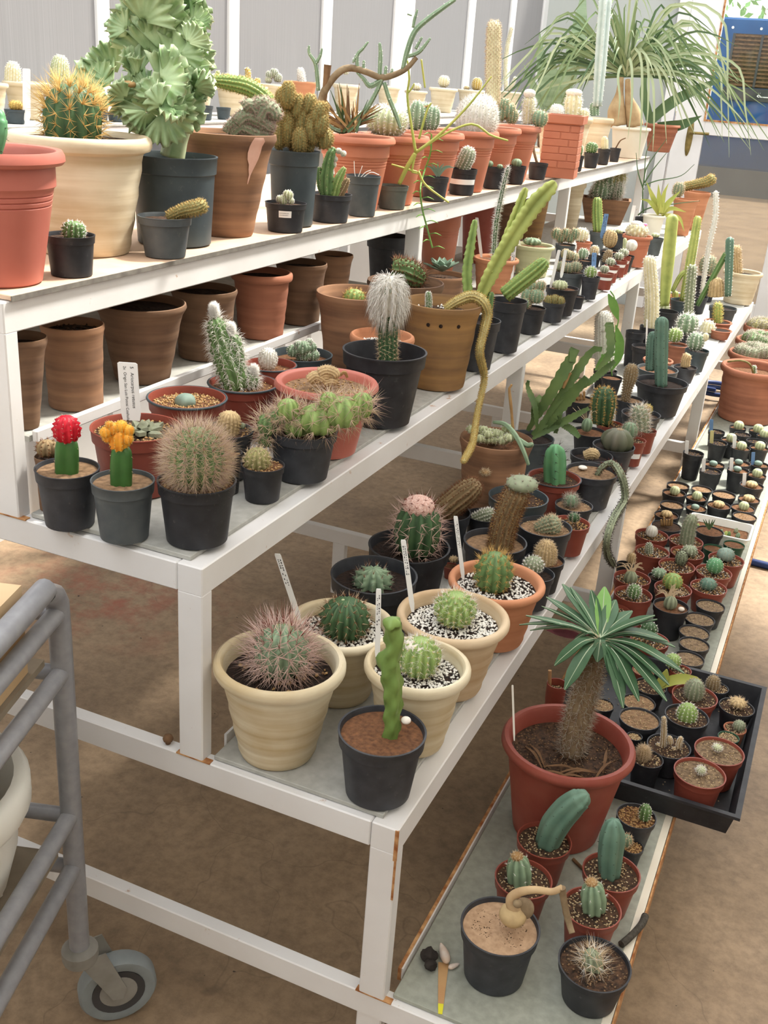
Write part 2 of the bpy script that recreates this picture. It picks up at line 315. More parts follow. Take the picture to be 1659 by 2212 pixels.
# ================================================================ the room
def node_mat(name):
    mt = bpy.data.materials.new(name); mt.use_nodes = True; return mt, mt.node_tree.nodes, mt.node_tree.links
def floor_mat():
    mt, N, L = node_mat('concrete'); b = N['Principled BSDF']; b.inputs['Roughness'].default_value = .6
    tc = N.new('ShaderNodeTexCoord')
    def noise(s, d, r=.55):
        n = N.new('ShaderNodeTexNoise'); n.inputs['Scale'].default_value = s; n.inputs['Detail'].default_value = d; n.inputs['Roughness'].default_value = r
        L.new(tc.outputs['Object'], n.inputs['Vector']); return n.outputs[0]
    def ramp(src, stops):
        r = N.new('ShaderNodeValToRGB'); e = r.color_ramp.elements
        e[0].position, e[0].color = stops[0][0], lin(stops[0][1]); e[1].position, e[1].color = stops[-1][0], lin(stops[-1][1])
        for p, c in stops[1:-1]: q = e.new(p); q.color = lin(c)
        L.new(src, r.inputs[0]); return r.outputs[0]
    def mix(f, a, bb, mode='MIX'):
        m_ = N.new('ShaderNodeMix'); m_.data_type = 'RGBA'; m_.blend_type = mode
        if isinstance(f, float): m_.inputs[0].default_value = f
        else: L.new(f, m_.inputs[0])
        L.new(a, m_.inputs[6])
        if isinstance(bb, tuple): m_.inputs[7].default_value = bb
        else: L.new(bb, m_.inputs[7])
        return m_.outputs[2]
    base = ramp(noise(2.2, 9, .62), [(.3, (128,109,88)), (.5, (158,136,110)), (.7, (180,157,130))])
    fine = ramp(noise(38, 8, .7), [(.3, (150,140,128)), (.6, (255,250,244))])
    col = mix(.55, base, fine, 'MULTIPLY')
    # paint stain: red, beside the bench end
    mp = N.new('ShaderNodeMapping'); c = at_z(235, 1285, 0); mp.inputs['Location'].default_value = (-c[0], -c[1], 0)
    L.new(tc.outputs['Object'], mp.inputs[0])
    ln = N.new('ShaderNodeVectorMath'); ln.operation = 'LENGTH'
    sc_ = N.new('ShaderNodeVectorMath'); sc_.operation = 'MULTIPLY'; sc_.inputs[1].default_value = (1.5, 2.2, 1); L.new(mp.outputs[0], sc_.inputs[0]); L.new(sc_.outputs[0], ln.inputs[0])
    fall = N.new('ShaderNodeMapRange'); fall.inputs[1].default_value = .1; fall.inputs[2].default_value = .75; fall.inputs[3].default_value = 1; fall.inputs[4].default_value = 0
    L.new(ln.outputs['Value'], fall.inputs[0])
    mu = N.new('ShaderNodeMath'); mu.operation = 'MULTIPLY'; L.new(fall.outputs[0], mu.inputs[0])
    st = N.new('ShaderNodeValToRGB'); st.color_ramp.elements[0].position = .45; st.color_ramp.elements[1].position = .62; L.new(noise(9, 9, .7), st.inputs[0]); L.new(st.outputs[0], mu.inputs[1])
    mu2 = N.new('ShaderNodeMath'); mu2.operation = 'MULTIPLY'; mu2.inputs[1].default_value = .75; L.new(mu.outputs[0], mu2.inputs[0])
    col = mix(mu2.outputs[0], col, lin((150, 74, 56)))
    # hairline cracks
    vo = N.new('ShaderNodeTexVoronoi'); vo.feature = 'DISTANCE_TO_EDGE'; vo.inputs['Scale'].default_value = 1.1
    wv = N.new('ShaderNodeVectorMath'); wv.operation = 'ADD'; wn = N.new('ShaderNodeTexNoise'); wn.inputs['Scale'].default_value = 6; L.new(tc.outputs['Object'], wn.inputs[0])
    wm = N.new('ShaderNodeVectorMath'); wm.operation = 'SCALE'; wm.inputs['Scale'].default_value = .25; L.new(wn.outputs['Color'], wm.inputs[0]); L.new(tc.outputs['Object'], wv.inputs[0]); L.new(wm.outputs[0], wv.inputs[1]); L.new(wv.outputs[0], vo.inputs['Vector'])
    cr = N.new('ShaderNodeMapRange'); cr.inputs[1].default_value = 0; cr.inputs[2].default_value = .0025; cr.inputs[3].default_value = .3; cr.inputs[4].default_value = 0; L.new(vo.outputs['Distance'], cr.inputs[0])
    col = mix(cr.outputs[0], col, lin((74, 62, 50)))
    sp = N.new('ShaderNodeValToRGB'); sp.color_ramp.elements[0].position = .77; sp.color_ramp.elements[1].position = .79; L.new(noise(55, 2, .4), sp.inputs[0])
    col = mix(sp.outputs[0], col, lin((58, 48, 40)))
    L.new(col, b.inputs['Base Color'])
    bp = N.new('ShaderNodeBump'); bp.inputs['Strength'].default_value = .15; bp.inputs['Distance'].default_value = .003; L.new(noise(60, 6), bp.inputs['Height']); L.new(bp.outputs[0], b.inputs['Normal'])
    return mt
def panel_mat(name, col, rough=.5, flute=True):
    mt, N, L = node_mat(name); N.remove(N['Principled BSDF']); out = N['Material Output']
    tr = N.new('ShaderNodeBsdfTranslucent'); df = N.new('ShaderNodeBsdfDiffuse'); gl = N.new('ShaderNodeBsdfGlossy'); gl.inputs['Roughness'].default_value = rough
    tc = N.new('ShaderNodeTexCoord'); mp = N.new('ShaderNodeMapping'); mp.inputs['Scale'].default_value = (3, 220, 1.2); L.new(tc.outputs['Object'], mp.inputs[0])
    nz = N.new('ShaderNodeTexNoise'); nz.inputs['Scale'].default_value = 1.; nz.inputs['Detail'].default_value = 3; L.new(mp.outputs[0], nz.inputs['Vector'])
    rp = N.new('ShaderNodeValToRGB'); rp.color_ramp.elements[0].position = .3; rp.color_ramp.elements[1].position = .7
    rp.color_ramp.elements[0].color = lin([x*.93 for x in col]); rp.color_ramp.elements[1].color = lin(col); L.new(nz.outputs[0], rp.inputs[0])
    L.new(rp.outputs[0], tr.inputs[0]); L.new(rp.outputs[0], df.inputs[0])
    a = N.new('ShaderNodeMixShader'); a.inputs[0].default_value = .4; L.new(tr.outputs[0], a.inputs[1]); L.new(df.outputs[0], a.inputs[2])
    b = N.new('ShaderNodeMixShader'); b.inputs[0].default_value = .04; L.new(a.outputs[0], b.inputs[1]); L.new(gl.outputs[0], b.inputs[2]); L.new(b.outputs[0], out.inputs[0])
    return mt
def glass_mat(name, tint, mixf):
    mt, N, L = node_mat(name); N.remove(N['Principled BSDF']); out = N['Material Output']
    t = N.new('ShaderNodeBsdfTransparent'); t.inputs[0].default_value = tint; g = N.new('ShaderNodeBsdfGlossy'); g.inputs['Roughness'].default_value = .05
    x = N.new('ShaderNodeMixShader'); x.inputs[0].default_value = mixf; L.new(t.outputs[0], x.inputs[1]); L.new(g.outputs[0], x.inputs[2]); L.new(x.outputs[0], out.inputs[0]); return mt
def hazy_mat():
    mt, N, L = node_mat('hazy_glass'); N.remove(N['Principled BSDF']); out = N['Material Output']
    t = N.new('ShaderNodeBsdfTransparent'); t.inputs[0].default_value = (.86, .86, .85, 1); d = N.new('ShaderNodeBsdfDiffuse'); d.inputs[0].default_value = lin((150, 148, 142)); g = N.new('ShaderNodeBsdfGlossy'); g.inputs['Roughness'].default_value = .2
    x = N.new('ShaderNodeMixShader'); x.inputs[0].default_value = .22; L.new(t.outputs[0], x.inputs[1]); L.new(d.outputs[0], x.inputs[2])
    y = N.new('ShaderNodeMixShader'); y.inputs[0].default_value = .05; L.new(x.outputs[0], y.inputs[1]); L.new(g.outputs[0], y.inputs[2]); L.new(y.outputs[0], out.inputs[0]); return mt
def struct(o): o['kind'] = 'structure'; return o
WX, YE = -1.25, 6.6
fl = struct(mesh('floor', [(-1.3,-3,0),(3.4,-3,0),(3.4,YE+.05,0),(-1.3,YE+.05,0),(-1.3,-3,-.08),(3.4,-3,-.08),(3.4,YE+.05,-.08),(-1.3,YE+.05,-.08)],
    [(0,1,2,3),(7,6,5,4),(0,4,5,1),(1,5,6,2),(2,6,7,3),(3,7,4,0)], floor_mat(), smooth=False))
PANEL = panel_mat('polycarbonate', (176, 175, 175))
wall = struct(bpy.data.objects.new('wall_left', None)); link(wall); wall.location = (WX, 0, 0)
my = lambda u: float(at_x(u, 50, WX)[1])
MUL = [(-2.98,-2.93),(-2.3,-2.25),(-1.62,-1.57),(-.9,-.85),(-.3,-.24),(.36,.42),(1.05,1.11)]+[(my(a), my(b)) for a, b in ((205,232),(490,512),(693,713),(848,890))]+[(5.05,5.15),(5.8,5.9),(6.5,6.6)]
for a, b in MUL: box('mullion', -.03, a, 0, .012, b, 2.7, 'mull', wall, .003)
for (a, b), (c, d) in zip(MUL[:-1], MUL[1:]): box('polycarbonate_panel', -.008, b-.004, .82, .0, c+.004, 2.7, PANEL, wall, 0)
box('kick_panel', -.012, -3, 0, .0, 6.6, .82, 'mull', wall, 0); box('sill_rail', -.025, -3, .80, .013, 6.6, .85, 'mull', wall, .003); box('head_rail', -.03, -3, 2.64, .014, 6.6, 2.72, 'mull', wall, .003)
# end wall with the door, set out on the plane y = YE
def ye(u, v): p = at_y(u, v, YE); return p[0], p[2]
xl, _ = ye(1452, 300); xr, _ = ye(1518, 300); zr = ye(1600, 268)[1]
we = struct(bpy.data.objects.new('wall_end', None)); link(we); we.location = (0, YE, 0)
ENDP = panel_mat('end_panel', (196, 200, 198))
box('wall_panel', WX, 0, 0, xl-.09, .02, 2.7, ENDP, we, 0)
box('wall_post', xl-.09, -.03, 0, xl-.012, .05, 2.7, 'mull', we, .003)
box('header', WX, -.02, 2.25, 3.4, .05, 2.7, 'mull', we, .003)
DW = .95
box('wall_post', xl+DW+.012, -.03, 0, xl+DW+.09, .05, 2.25, 'mull', we, .003)
box('wall_panel', xl+DW+.09, 0, 0, 3.4, .02, 2.25, ENDP, we, 0)
dr = struct(bpy.data.objects.new('door_1', None)); link(dr); dr.location = (xl, YE, 0)
sw = xr-xl
box('door_stile', 0, -.02, .02, sw, .025, 2.24, 'mull', dr, .003); box('door_stile', DW-sw, -.02, .02, DW, .025, 2.24, 'mull', dr, .003)
box('door_rail', sw, -.02, zr-.085, DW-sw, .025, zr, 'mull', dr, .003); box('door_rail', sw, -.02, .02, DW-sw, .025, .13, 'mull', dr, .003); box('door_rail', sw, -.02, 2.1, DW-sw, .025, 2.24, 'mull', dr, .003)
box('window_bead', sw-.012, -.026, zr, sw, -.02, 2.1, 'rust', dr, 0); box('window_bead', sw, -.026, zr, DW-sw, -.02, zr+.012, 'rust', dr, 0)
mesh('glass_pane', *boxvf(sw, 0, zr, DW-sw, .006, 2.1), glass_mat('clear_glass', (.95, .97, .96, 1), .04), dr, smooth=False)
mesh('frosted_pane', *boxvf(sw, 0, .13, DW-sw, .006, zr-.085), hazy_mat(), dr, smooth=False)
hx, hz = ye(1492, 286); hx -= xl
V, F = lathe([(0,0),(.022,0),(.022,.004),(.016,.008),(0,.008)], 16)
hp = mesh('handle_plate', [(hx+x*1.0, -.02-z, hz-.03+y*5.5) for x, y, z in V], [f[::-1] for f in F], 'brass', dr)
tube('lever', [(hx+.005,-.028,hz),(hx+.005,-.06,hz),(hx+.03,-.068,hz),(hx+.13,-.066,hz+.002)], .009, 'brass', hp, 8)
wo = struct(box('wall_outside', -9, 17, -.03, 9, 17.2, 1.15, 'stoneblock', None, 0))
tre = empty('leafy_tree', (1.2, 9.6, -.03), 'sunlit green tree outside the door, above the blue air cooler', 'tree')
tube('trunk', [(0,0,0),(.03,0,1.),(0,.05,2.2)], [.08,.06,.03], 'bark', tre)
lp = RNG.normal(size=(2600,3))*np.array([.75,.45,.55])+np.array([-.3,0,2.6]); lu = RNG.normal(size=(2600,3)); lu /= np.linalg.norm(lu,axis=1)[:,None]; lv = np.cross(lu, RNG.normal(size=(2600,3))); lv /= np.linalg.norm(lv,axis=1)[:,None]
trimesh('foliage', np.stack([lp-lu*.05, lp+lv*.022, lp+lu*.05, lp-lv*.022],1).reshape(-1,3), np.concatenate([(np.arange(2600)*4)[:,None]+np.array(t) for t in ([0,1,2],[0,2,3])]), 'leafy', tre, kind='stuff')
# outside: ground and air cooler behind the door glass
og = struct(mesh('trim_1', [(-9,YE+.06,-.03),(9,YE+.06,-.03),(9,22,-.03),(-9,22,-.03)], [(0,1,2,3)], 'yard', smooth=False)); og.name = 'floor_outside'
ac = empty('evaporative_air_cooler', (0, YE+.3, 0), 'blue metal evaporative air cooler with brown slatted pads seen through the door glass', 'air cooler')
YC = YE+.3
def yc(u, v): p = at_y(u, v, YC); return p[0], p[2]
ax0, az1 = yc(1562, 36); az0 = .98; ax1 = ax0+.92
box('cabinet', ax0, 0, az0, ax1, .6, az1, 'blue', ac, .012)
gx0, gz1 = yc(1588, 72); gz0 = yc(1574, 186)[1]; gx1 = ax1-.09
box('pad', gx0, -.006, gz0, gx1, .002, gz1, 'pad', ac, 0)
nb = 13
for i in range(nb): z = gz0+(gz1-gz0)*(i+.5)/nb; box('louvre', gx0, -.018, z-.006, gx1, -.004, z+.005, 'drybr', ac, .001)
for i in range(5): x = gx0+(gx1-gx0)*i/4; box('grille_bar', x-.008, -.022, gz0, x+.008, -.004, gz1, 'darkgrey', ac, .001)
box('name_strip', gx0-.01, -.024, gz0-.085, gx1+.01, 0, gz0-.005, 'darkgrey', ac, .003)
for i in range(5): x = gx0+(gx1-gx0)*i/4-.02; V, F = lathe([(0,.004),(.009,.003),(.009,0)], 8); mesh('screw', [(x+a, -.004-c, gz1+.035+b) for a, b, c in V], F, 'tag', ac)
# the maker's name on the strip, in Arabic letters drawn as strokes (right to left)
zb = gz0-.055; x0 = gx0+.24
def st_(pts, r=.0035): tube('lettering', [(x0-.02-p[0]*-1, -.026, zb+p[1]) for p in pts], r, 'tag', ac, 5)
st_([(.20,0),(.20,.036)]); st_([(.18,.036),(.18,.004),(.172,0),(.165,.002)]); st_([(.15,.012),(.158,.014),(.158,.004),(.148,0),(.138,-.012)])
st_([(.125,0),(.125,.034)]); st_([(.115,0),(.09,.014),(.112,.018),(.088,.002),(.06,.0),(.02,.0)]); st_([(.02,.0),(.012,.012),(.0,.004),(.014,-.002)]); st_([(.006,.024),(.007,.024)],.003); st_([(.016,.024),(.017,.024)],.003)
# ================================================================ the stepped bench
ZT = {1:.217, 2:.527, 3:.837, 4:1.148, 5:1.270}
TH = .0434; TW = .04; TD = .025; YF = [0, 1.46, 2.92, 4.38]
bench = empty('stepped_plant_bench', (0,0,0), 'long white steel stepped bench with four shelves of cement board along the wall', 'plant bench')
def bm(n, *a, mat='paint', bev=.0018): return box(n, *a, mat, bench, bev)
XL = {4:0., 3:.31, 2:.62, 1:.93}; ZL = {4:1.14, 3:.83, 2:.52, 1:.21}
for yf in YF:
    for t in (4, 3, 2): bm('leg', XL[t]-TW, yf, ZL[t-1]-.002, XL[t], yf+TD, ZL[t]-TH+.002)
    for x in (.578, .888, -.2, -.60): bm('foot', x, yf+.003, 0, x+TW, yf+TD-.002, ZL[1]-TH+.002)
    bm('leg', -.62, yf, ZL[1]-.002, -.58, yf+TD, 1.14-TH)
    for t in (4, 3, 2, 1): bm('cross_beam', -.62+(.006*t), yf+.001, ZL[t]-TH, XL[t]-TW-.001, yf+TD-.001, ZL[t]-.001)
for yf in YF+[5.9]:
    bm('leg', -.94, yf, 0, -.90, yf+TD, 1.235); bm('leg', -1.22, yf, 0, -1.18, yf+TD, 1.235)
    bm('cross_beam', -1.2, yf+.001, 1.233, -.941, yf+TD-.001, 1.262)
for t in (4, 3, 2, 1): bm('shelf_beam', XL[t]-TW, 0, ZL[t]-TH, XL[t], YF[-1]+TW, ZL[t])
bm('shelf_beam', -.94, 0, 1.233, -.90, 6.0, 1.263); bm('shelf_beam', -.62, 0, 1.14-TH, -.58, YF[-1]+TW, 1.139)
for t, x in ((3, 0.), (2, .31), (1, .62)):   # upstanding angle rail behind each board
    bm('angle_rail', x+.004, .052, ZL[t]-.004, x+.008, YF[-1]-.01 if t < 3 else 1.45, ZL[t]+.017, bev=0)
bm('rusty_rail', .6205, .05, .205, .6255, 4.3, .2285, mat='rust', bev=0)
bm('rusty_rail', .9305, .0, .17, .9335, 4.3, .2135, mat='rust', bev=0)
bm('edge_strip', .917, .0, .2095, .9295, 4.38, .2158, mat='whitepot', bev=0)
bm('storage_rail', -.012, .05, .929, -.002, 1.45, .947); bm('storage_board', -.58, .045, .930, -.012, 1.45, .938, mat='board', bev=0); bm('shelf_beam', -.34, .05, .79, -.30, YF[-1], .8295)
def boards(x0, x1, z, mat, L_, ye_=4.41):
    y = .012; i = 0
    while y < ye_-.01:
        y1 = min(y+L_, ye_); bm('shelf_board', x0, y, z-.007, x1-.0007*(i % 2), y1-.0015, z-.0005*(i % 3), mat=mat, bev=.001); y = y1; i += 1
boards(-.335, .004, ZT[4], 'board_peach', 1.22); boards(-.62, -.336, ZT[4], 'board_peach', 1.22); boards(.012, .284, ZT[3], 'board', .88); bm('shelf_board', -.34, 1.505, ZT[3]-.007, .0115, 2.90, ZT[3], mat='board', bev=0); bm('shelf_board', -.34, 2.965, ZT[3]-.007, .0115, 4.37, ZT[3], mat='board', bev=0); boards(.322, .592, ZT[2], 'board', .93); boards(.63, .917, ZT[1], 'board_green', 1.18); boards(-1.235, -.897, ZT[5], 'board', 1.22, 6.0)
bm('board_edge', .0042, .012, 1.1405, .0062, 4.41, 1.1475, mat='board_edge', bev=0)

SIDE = panel_mat('side_panel', (206, 205, 203))
wr = struct(bpy.data.objects.new('wall_right', None)); link(wr); wr.location = (3.4, 0, 0)
box('kick_panel', 0, -3, 0, .02, YE, .9, 'endwall', wr, 0); box('wall_panel', 0, -3, .9, .012, YE, 2.5, SIDE, wr, 0)
for i in range(11): box('mullion', -.02, -3+i*.95, 0, .03, -2.94+i*.95, 2.5, 'mull', wr, .003)
wf = struct(bpy.data.objects.new('wall_front', None)); link(wf); wf.location = (0, -3, 0)
box('kick_panel', -1.3, -.02, 0, 3.4, 0, .9, 'endwall', wf, 0); box('wall_panel', -1.3, -.012, .9, 3.4, 0, 2.5, SIDE, wf, 0)
for i in range(6): box('mullion', -1.3+i*.94, -.03, 0, -1.24+i*.94, .02, 2.5, 'mull', wf, .003)
bm('rust_streak', .6155, -.0006, .468, .6206, .002, .519, mat='rust', bev=0); bm('rust_streak', .6175, -.0006, .40, .6206, .001, .468, mat='rust', bev=0)
for x, z in ((.31, .52), (0., .83), (.62, .21)): bm('rust_patch', x-.045, -.0005, z-.0015, x+.012, .010, z+.0006, mat='rust', bev=0)
# unseen sheet added over the walkway to keep sun off the near shelves
struct(mesh('added_sun_shade', *boxvf(.62, -3, 2.5, 3.4, 3.3, 2.506), panel_mat('shade_sheet', (244, 241, 236)), smooth=False))
# ================================================================ pots
def profile(style, R, h, tp):
    rb = R*tp; t = max(.0016, R*.045)
    if style == 'plastic':      # nursery pot: tapered wall, straight collar, thin lip
        c = .80; rc = rb+(R*.95-rb)*c
        P = [(0,0),(rb*.9,0),(rb,h*.02),(rc,h*c),(R*.965,h*(c+.012)),(R*.985,h*.975),(R,h*.985),(R,h),(R-t,h),(R-t*1.4,h*.97)]
    elif style == 'planter':    # rolled rim, collar, three grooves
        b2 = R*.86; P = [(0,0),(rb*.94,0),(rb,h*.015)]
        g = [.60,.64,.68]; r_ = lambda z: rb+(b2*.96-rb)*z/.72
        z = .015
        for q in g: P += [(r_(q-.008),h*(q-.008)),(r_(q)-R*.018,h*q),(r_(q+.008),h*(q+.008))]
        P += [(r_(.72),h*.72),(b2,h*.74),(b2,h*.885),(R*.965,h*.90),(R,h*.925),(R*.995,h*.965),(R*.96,h),(R*.88,h*.995),(R*.84,h*.97)]
    elif style == 'clay':       # wheel-thrown: rolled rim, faint ridges
        P = [(0,0),(rb*.96,0),(rb,h*.01)]
        for i in range(1, 13):
            z = i/14.; P.append((rb+(R*.91-rb)*z**.9+R*.009*math.sin(i*2.1), h*z))
        P += [(R*.925,h*.875),(R*.975,h*.885),(R,h*.915),(R*1.0,h*.955),(R*.98,h*.985),(R*.94,h),(R*.89,h*.995),(R*.855,h*.97),(R*.84,h*.93)]
    elif style == 'claythin':
        P = [(0,0),(rb*.96,0),(rb,h*.01)]
        for i in range(1, 13):
            z = i/14.; P.append((rb+(R*.95-rb)*z+R*.008*math.sin(i*1.7), h*z))
        P += [(R*.975,h*.92),(R,h*.95),(R*.985,h*.995),(R*.955,h),(R*.93,h*.985)]
    elif style == 'thick':      # plain pot with round roll rim
        P = [(0,0),(rb*.95,0),(rb,h*.015),(rb+(R*.89-rb)*.5,h*.45),(R*.90,h*.90),(R*.97,h*.905),(R,h*.935),(R*.995,h*.97),(R*.96,h),(R*.90,h*.998),(R*.865,h*.97)]
    return P
KIND = {}   # style key -> (profile, material)
for k_, p_, m_ in (('black','plastic','black'),('black2','plastic','black2'),('grey','plastic','grey'),('slate','plastic','slate'),('dust','plastic','dustpot'),('red','plastic','redpot'),('green','plastic','greenpot'),
    ('orange','planter','orange'),('pink','planter','pinkpot'),('redbig','thick','redbig'),('cream','clay','cream'),('cream2','clay','cream2'),('creamlt','clay','creamlight'),('terra','clay','clayorange'),('terrap','planter','clayred'),
    ('clay','claythin','clay'),('claydk','claythin','claydk'),('clayred','clay','clayred'),('olive','claythin','clayolive'),('white','thick','whitepot'),('pale','clay','palegreen'),('orangeclay','claythin','clayorange')):
    KIND[k_] = (p_, m_)
class Ctx: pass
def solve(u, v, W, z, k=None, b=None, tp=.7):
    def g(d):
        p = at_d(u, v, d); R = W*d/(2*F_)
        if b is None: return (p[2]-z)-k*2*R
        aw = np.array([p[0]-CAMP[0], p[1]-CAMP[1], 0]); aw /= np.linalg.norm(aw)
        q = np.array([p[0], p[1], z])-aw*R*tp
        return vpx(q)-b
    lo, hi = .4, 14.
    for _ in range(60):
        m_ = (lo+hi)/2
        if g(m_) > 0: lo = m_
        else: hi = m_
    return (lo+hi)/2
POTS = []
DEP = {0:(1.4705,0.1,1), 1:(1.418,-0,1), 3:(1.5207,0,1), 4:(1.6714,0,1), 5:(1.8343,-0.1,1), 6:(1.783,0.3,1), 7:(1.9204,0.2,1), 8:(2.1154,-0.1,1), 9:(2.0257,-0,1), 10:(2.21,0.2,0.869), 11:(2.1555,-0.1,1), 12:(2.1154,0,0.919), 14:(2.0436,0,0.916), 15:(1.9754,-0.4,0.957), 16:(2.0818,0,1), 17:(2.2968,1.1,0.905), 18:(2.4008,-0.1,1), 19:(2.323,0,1), 20:(2.4717,0,1), 21:(2.5897,-0,1), 22:(2.6672,0,1), 24:(2.8665,-0.1,1), 25:(2.9352,0,1), 28:(3.0963,-0,1), 30:(3.2109,-0.8,1), 33:(3.3742,0,1), 34:(3.4437,0.1,1), 35:(3.7634,2.3,0.86), 36:(4.034,0.8,1), 37:(4.4805,-0,1), 38:(4.5782,0.5,1), 39:(4.2023,0,1), 41:(4.4504,0,1), 42:(5.0084,-2.2,1), 44:(4.3688,0,0.942), 45:(4.2817,-2.9,0.942), 50:(3.5876,0,1), 51:(3.7294,-0.3,0.86), 52:(3.669,0,1), 53:(4.1914,-0,1), 54:(1.439,-0,1), 55:(1.4116,0.1,1), 56:(1.4192,0.3,1), 58:(1.7047,0.3,1), 60:(1.9592,-0.1,1), 61:(2.0514,0.5,1), 62:(1.775,0,1), 63:(1.6681,-0.1,1), 65:(1.6482,0.1,1), 66:(1.5934,0,1), 67:(1.9395,-1.4,0.86), 68:(2.072,0.2,0.86), 69:(2.1657,1.2,0.86), 70:(2.1854,0,1), 71:(2.3819,0.6,1), 73:(2.3538,-0.1,1), 74:(2.5218,-0,1), 77:(2.9867,-0.1,1), 78:(3.096,-0.2,1), 79:(3.2405,0,1), 80:(3.2919,-0,1), 81:(3.4157,-0.1,1), 84:(3.7204,-0,1), 86:(3.8829,-0.1,1), 88:(4.6662,0,1), 89:(5.0174,-0.2,1), 92:(3.5455,-0,1), 93:(3.6575,0,1), 100:(3.822,-0,1), 101:(3.7734,0,1), 104:(1.5126,-0.3,1), 106:(1.7299,-0,1), 107:(1.6769,0,1), 108:(1.5997,-0,1), 111:(1.8127,-0,1), 112:(2.187,0,1), 113:(2.1066,-0,1), 114:(2.1928,-0.5,1), 117:(2.0034,0,1), 118:(1.9301,-0,1), 119:(2.0375,0,1), 120:(1.9871,-0,1), 121:(2.1187,0,1), 122:(2.1925,0,1), 123:(2.0703,-0,1), 125:(1.9718,1.4,1), 126:(2.3053,-0,1), 127:(2.2484,0,1), 129:(2.1069,-0,1), 130:(2.4668,-0,1), 131:(2.6155,0,1), 132:(2.5622,0,1), 133:(2.4986,-0,1), 134:(2.4306,0,1), 135:(2.3691,-0,1), 136:(2.9298,0.2,1), 137:(2.9321,0,1), 138:(2.8473,-0,1), 139:(2.8444,-0,1), 140:(2.7688,0,1), 141:(2.84,0,1), 142:(2.7667,0,1), 143:(2.6266,0,1), 145:(2.686,-0,1), 146:(2.5406,0,1), 147:(2.4877,-0,1), 148:(2.4037,0,1), 149:(2.5439,-0,1), 150:(2.7211,-0,1), 151:(2.6862,1.7,1), 152:(3.0848,-0,1), 153:(3.032,0,1), 154:(3.2272,-0,1), 155:(3.2684,0,0.862), 156:(3.2672,0,1), 157:(3.2879,0,1), 158:(3.2191,0,1), 159:(3.2881,0.2,1), 160:(3.3226,0.3,0.86), 161:(3.3371,0,1), 162:(3.3443,0,1), 163:(3.3568,1.1,0.992), 164:(3.3879,0,1), 166:(3.5951,0.4,1), 169:(3.5173,-0,1), 172:(3.7866,-0,1), 175:(3.8521,0,1), 178:(4.0139,-0,1), 180:(3.9575,0,1), 182:(3.5369,0,1), 183:(3.1583,0,1), 185:(2.9767,-0,1), 186:(4.269,-0,1), 187:(4.4954,1.3,1), 188:(4.6904,3.2,1), 189:(4.9025,3.4,1), 190:(1.39,-0,1), 191:(1.6482,-0.8,1), 192:(1.7894,0.1,1), 193:(1.9105,0,1), 194:(2.0919,0,1), 195:(2.3984,-0.2,1), 196:(2.5536,-0,1), 197:(2.7674,-0,1), 198:(2.962,0,1), 199:(3.1671,-0,1), 200:(3.3479,-0,1), 201:(1.5076,0,1), 202:(1.6956,0.7,1), 203:(2.0457,-0.4,1), 204:(2.2182,-0.2,1), 205:(2.3243,-0.6,1), 206:(2.4963,0.1,1), 207:(2.7101,-0.3,1), 208:(2.8943,-0.2,1), 209:(3.1116,-0.2,1), 210:(3.2972,-0.2,1), 211:(3.5118,-0.1,1), 212:(3.7674,-0.1,1), 213:(3.9423,0,1), 216:(4.5729,-0,1), 217:(3.9371,-0,1), 219:(4.6361,-0,1), 220:(4.8816,-0.9,1), 221:(5.5186,-0.5,1), 224:(4.7595,-0,1), 244:(1.5908,-0,1), 245:(1.7456,-0,1), 246:(1.9091,-0,1), 247:(2.0818,-0.1,1), 248:(2.2166,-0.1,1), 251:(3.3551,0.5,1), 252:(3.6907,0.3,1), 253:(3.0452,0.5,1), 254:(4.0256,0.4,1), 255:(4.312,0.3,1), 257:(1.4819,0.4,1)}
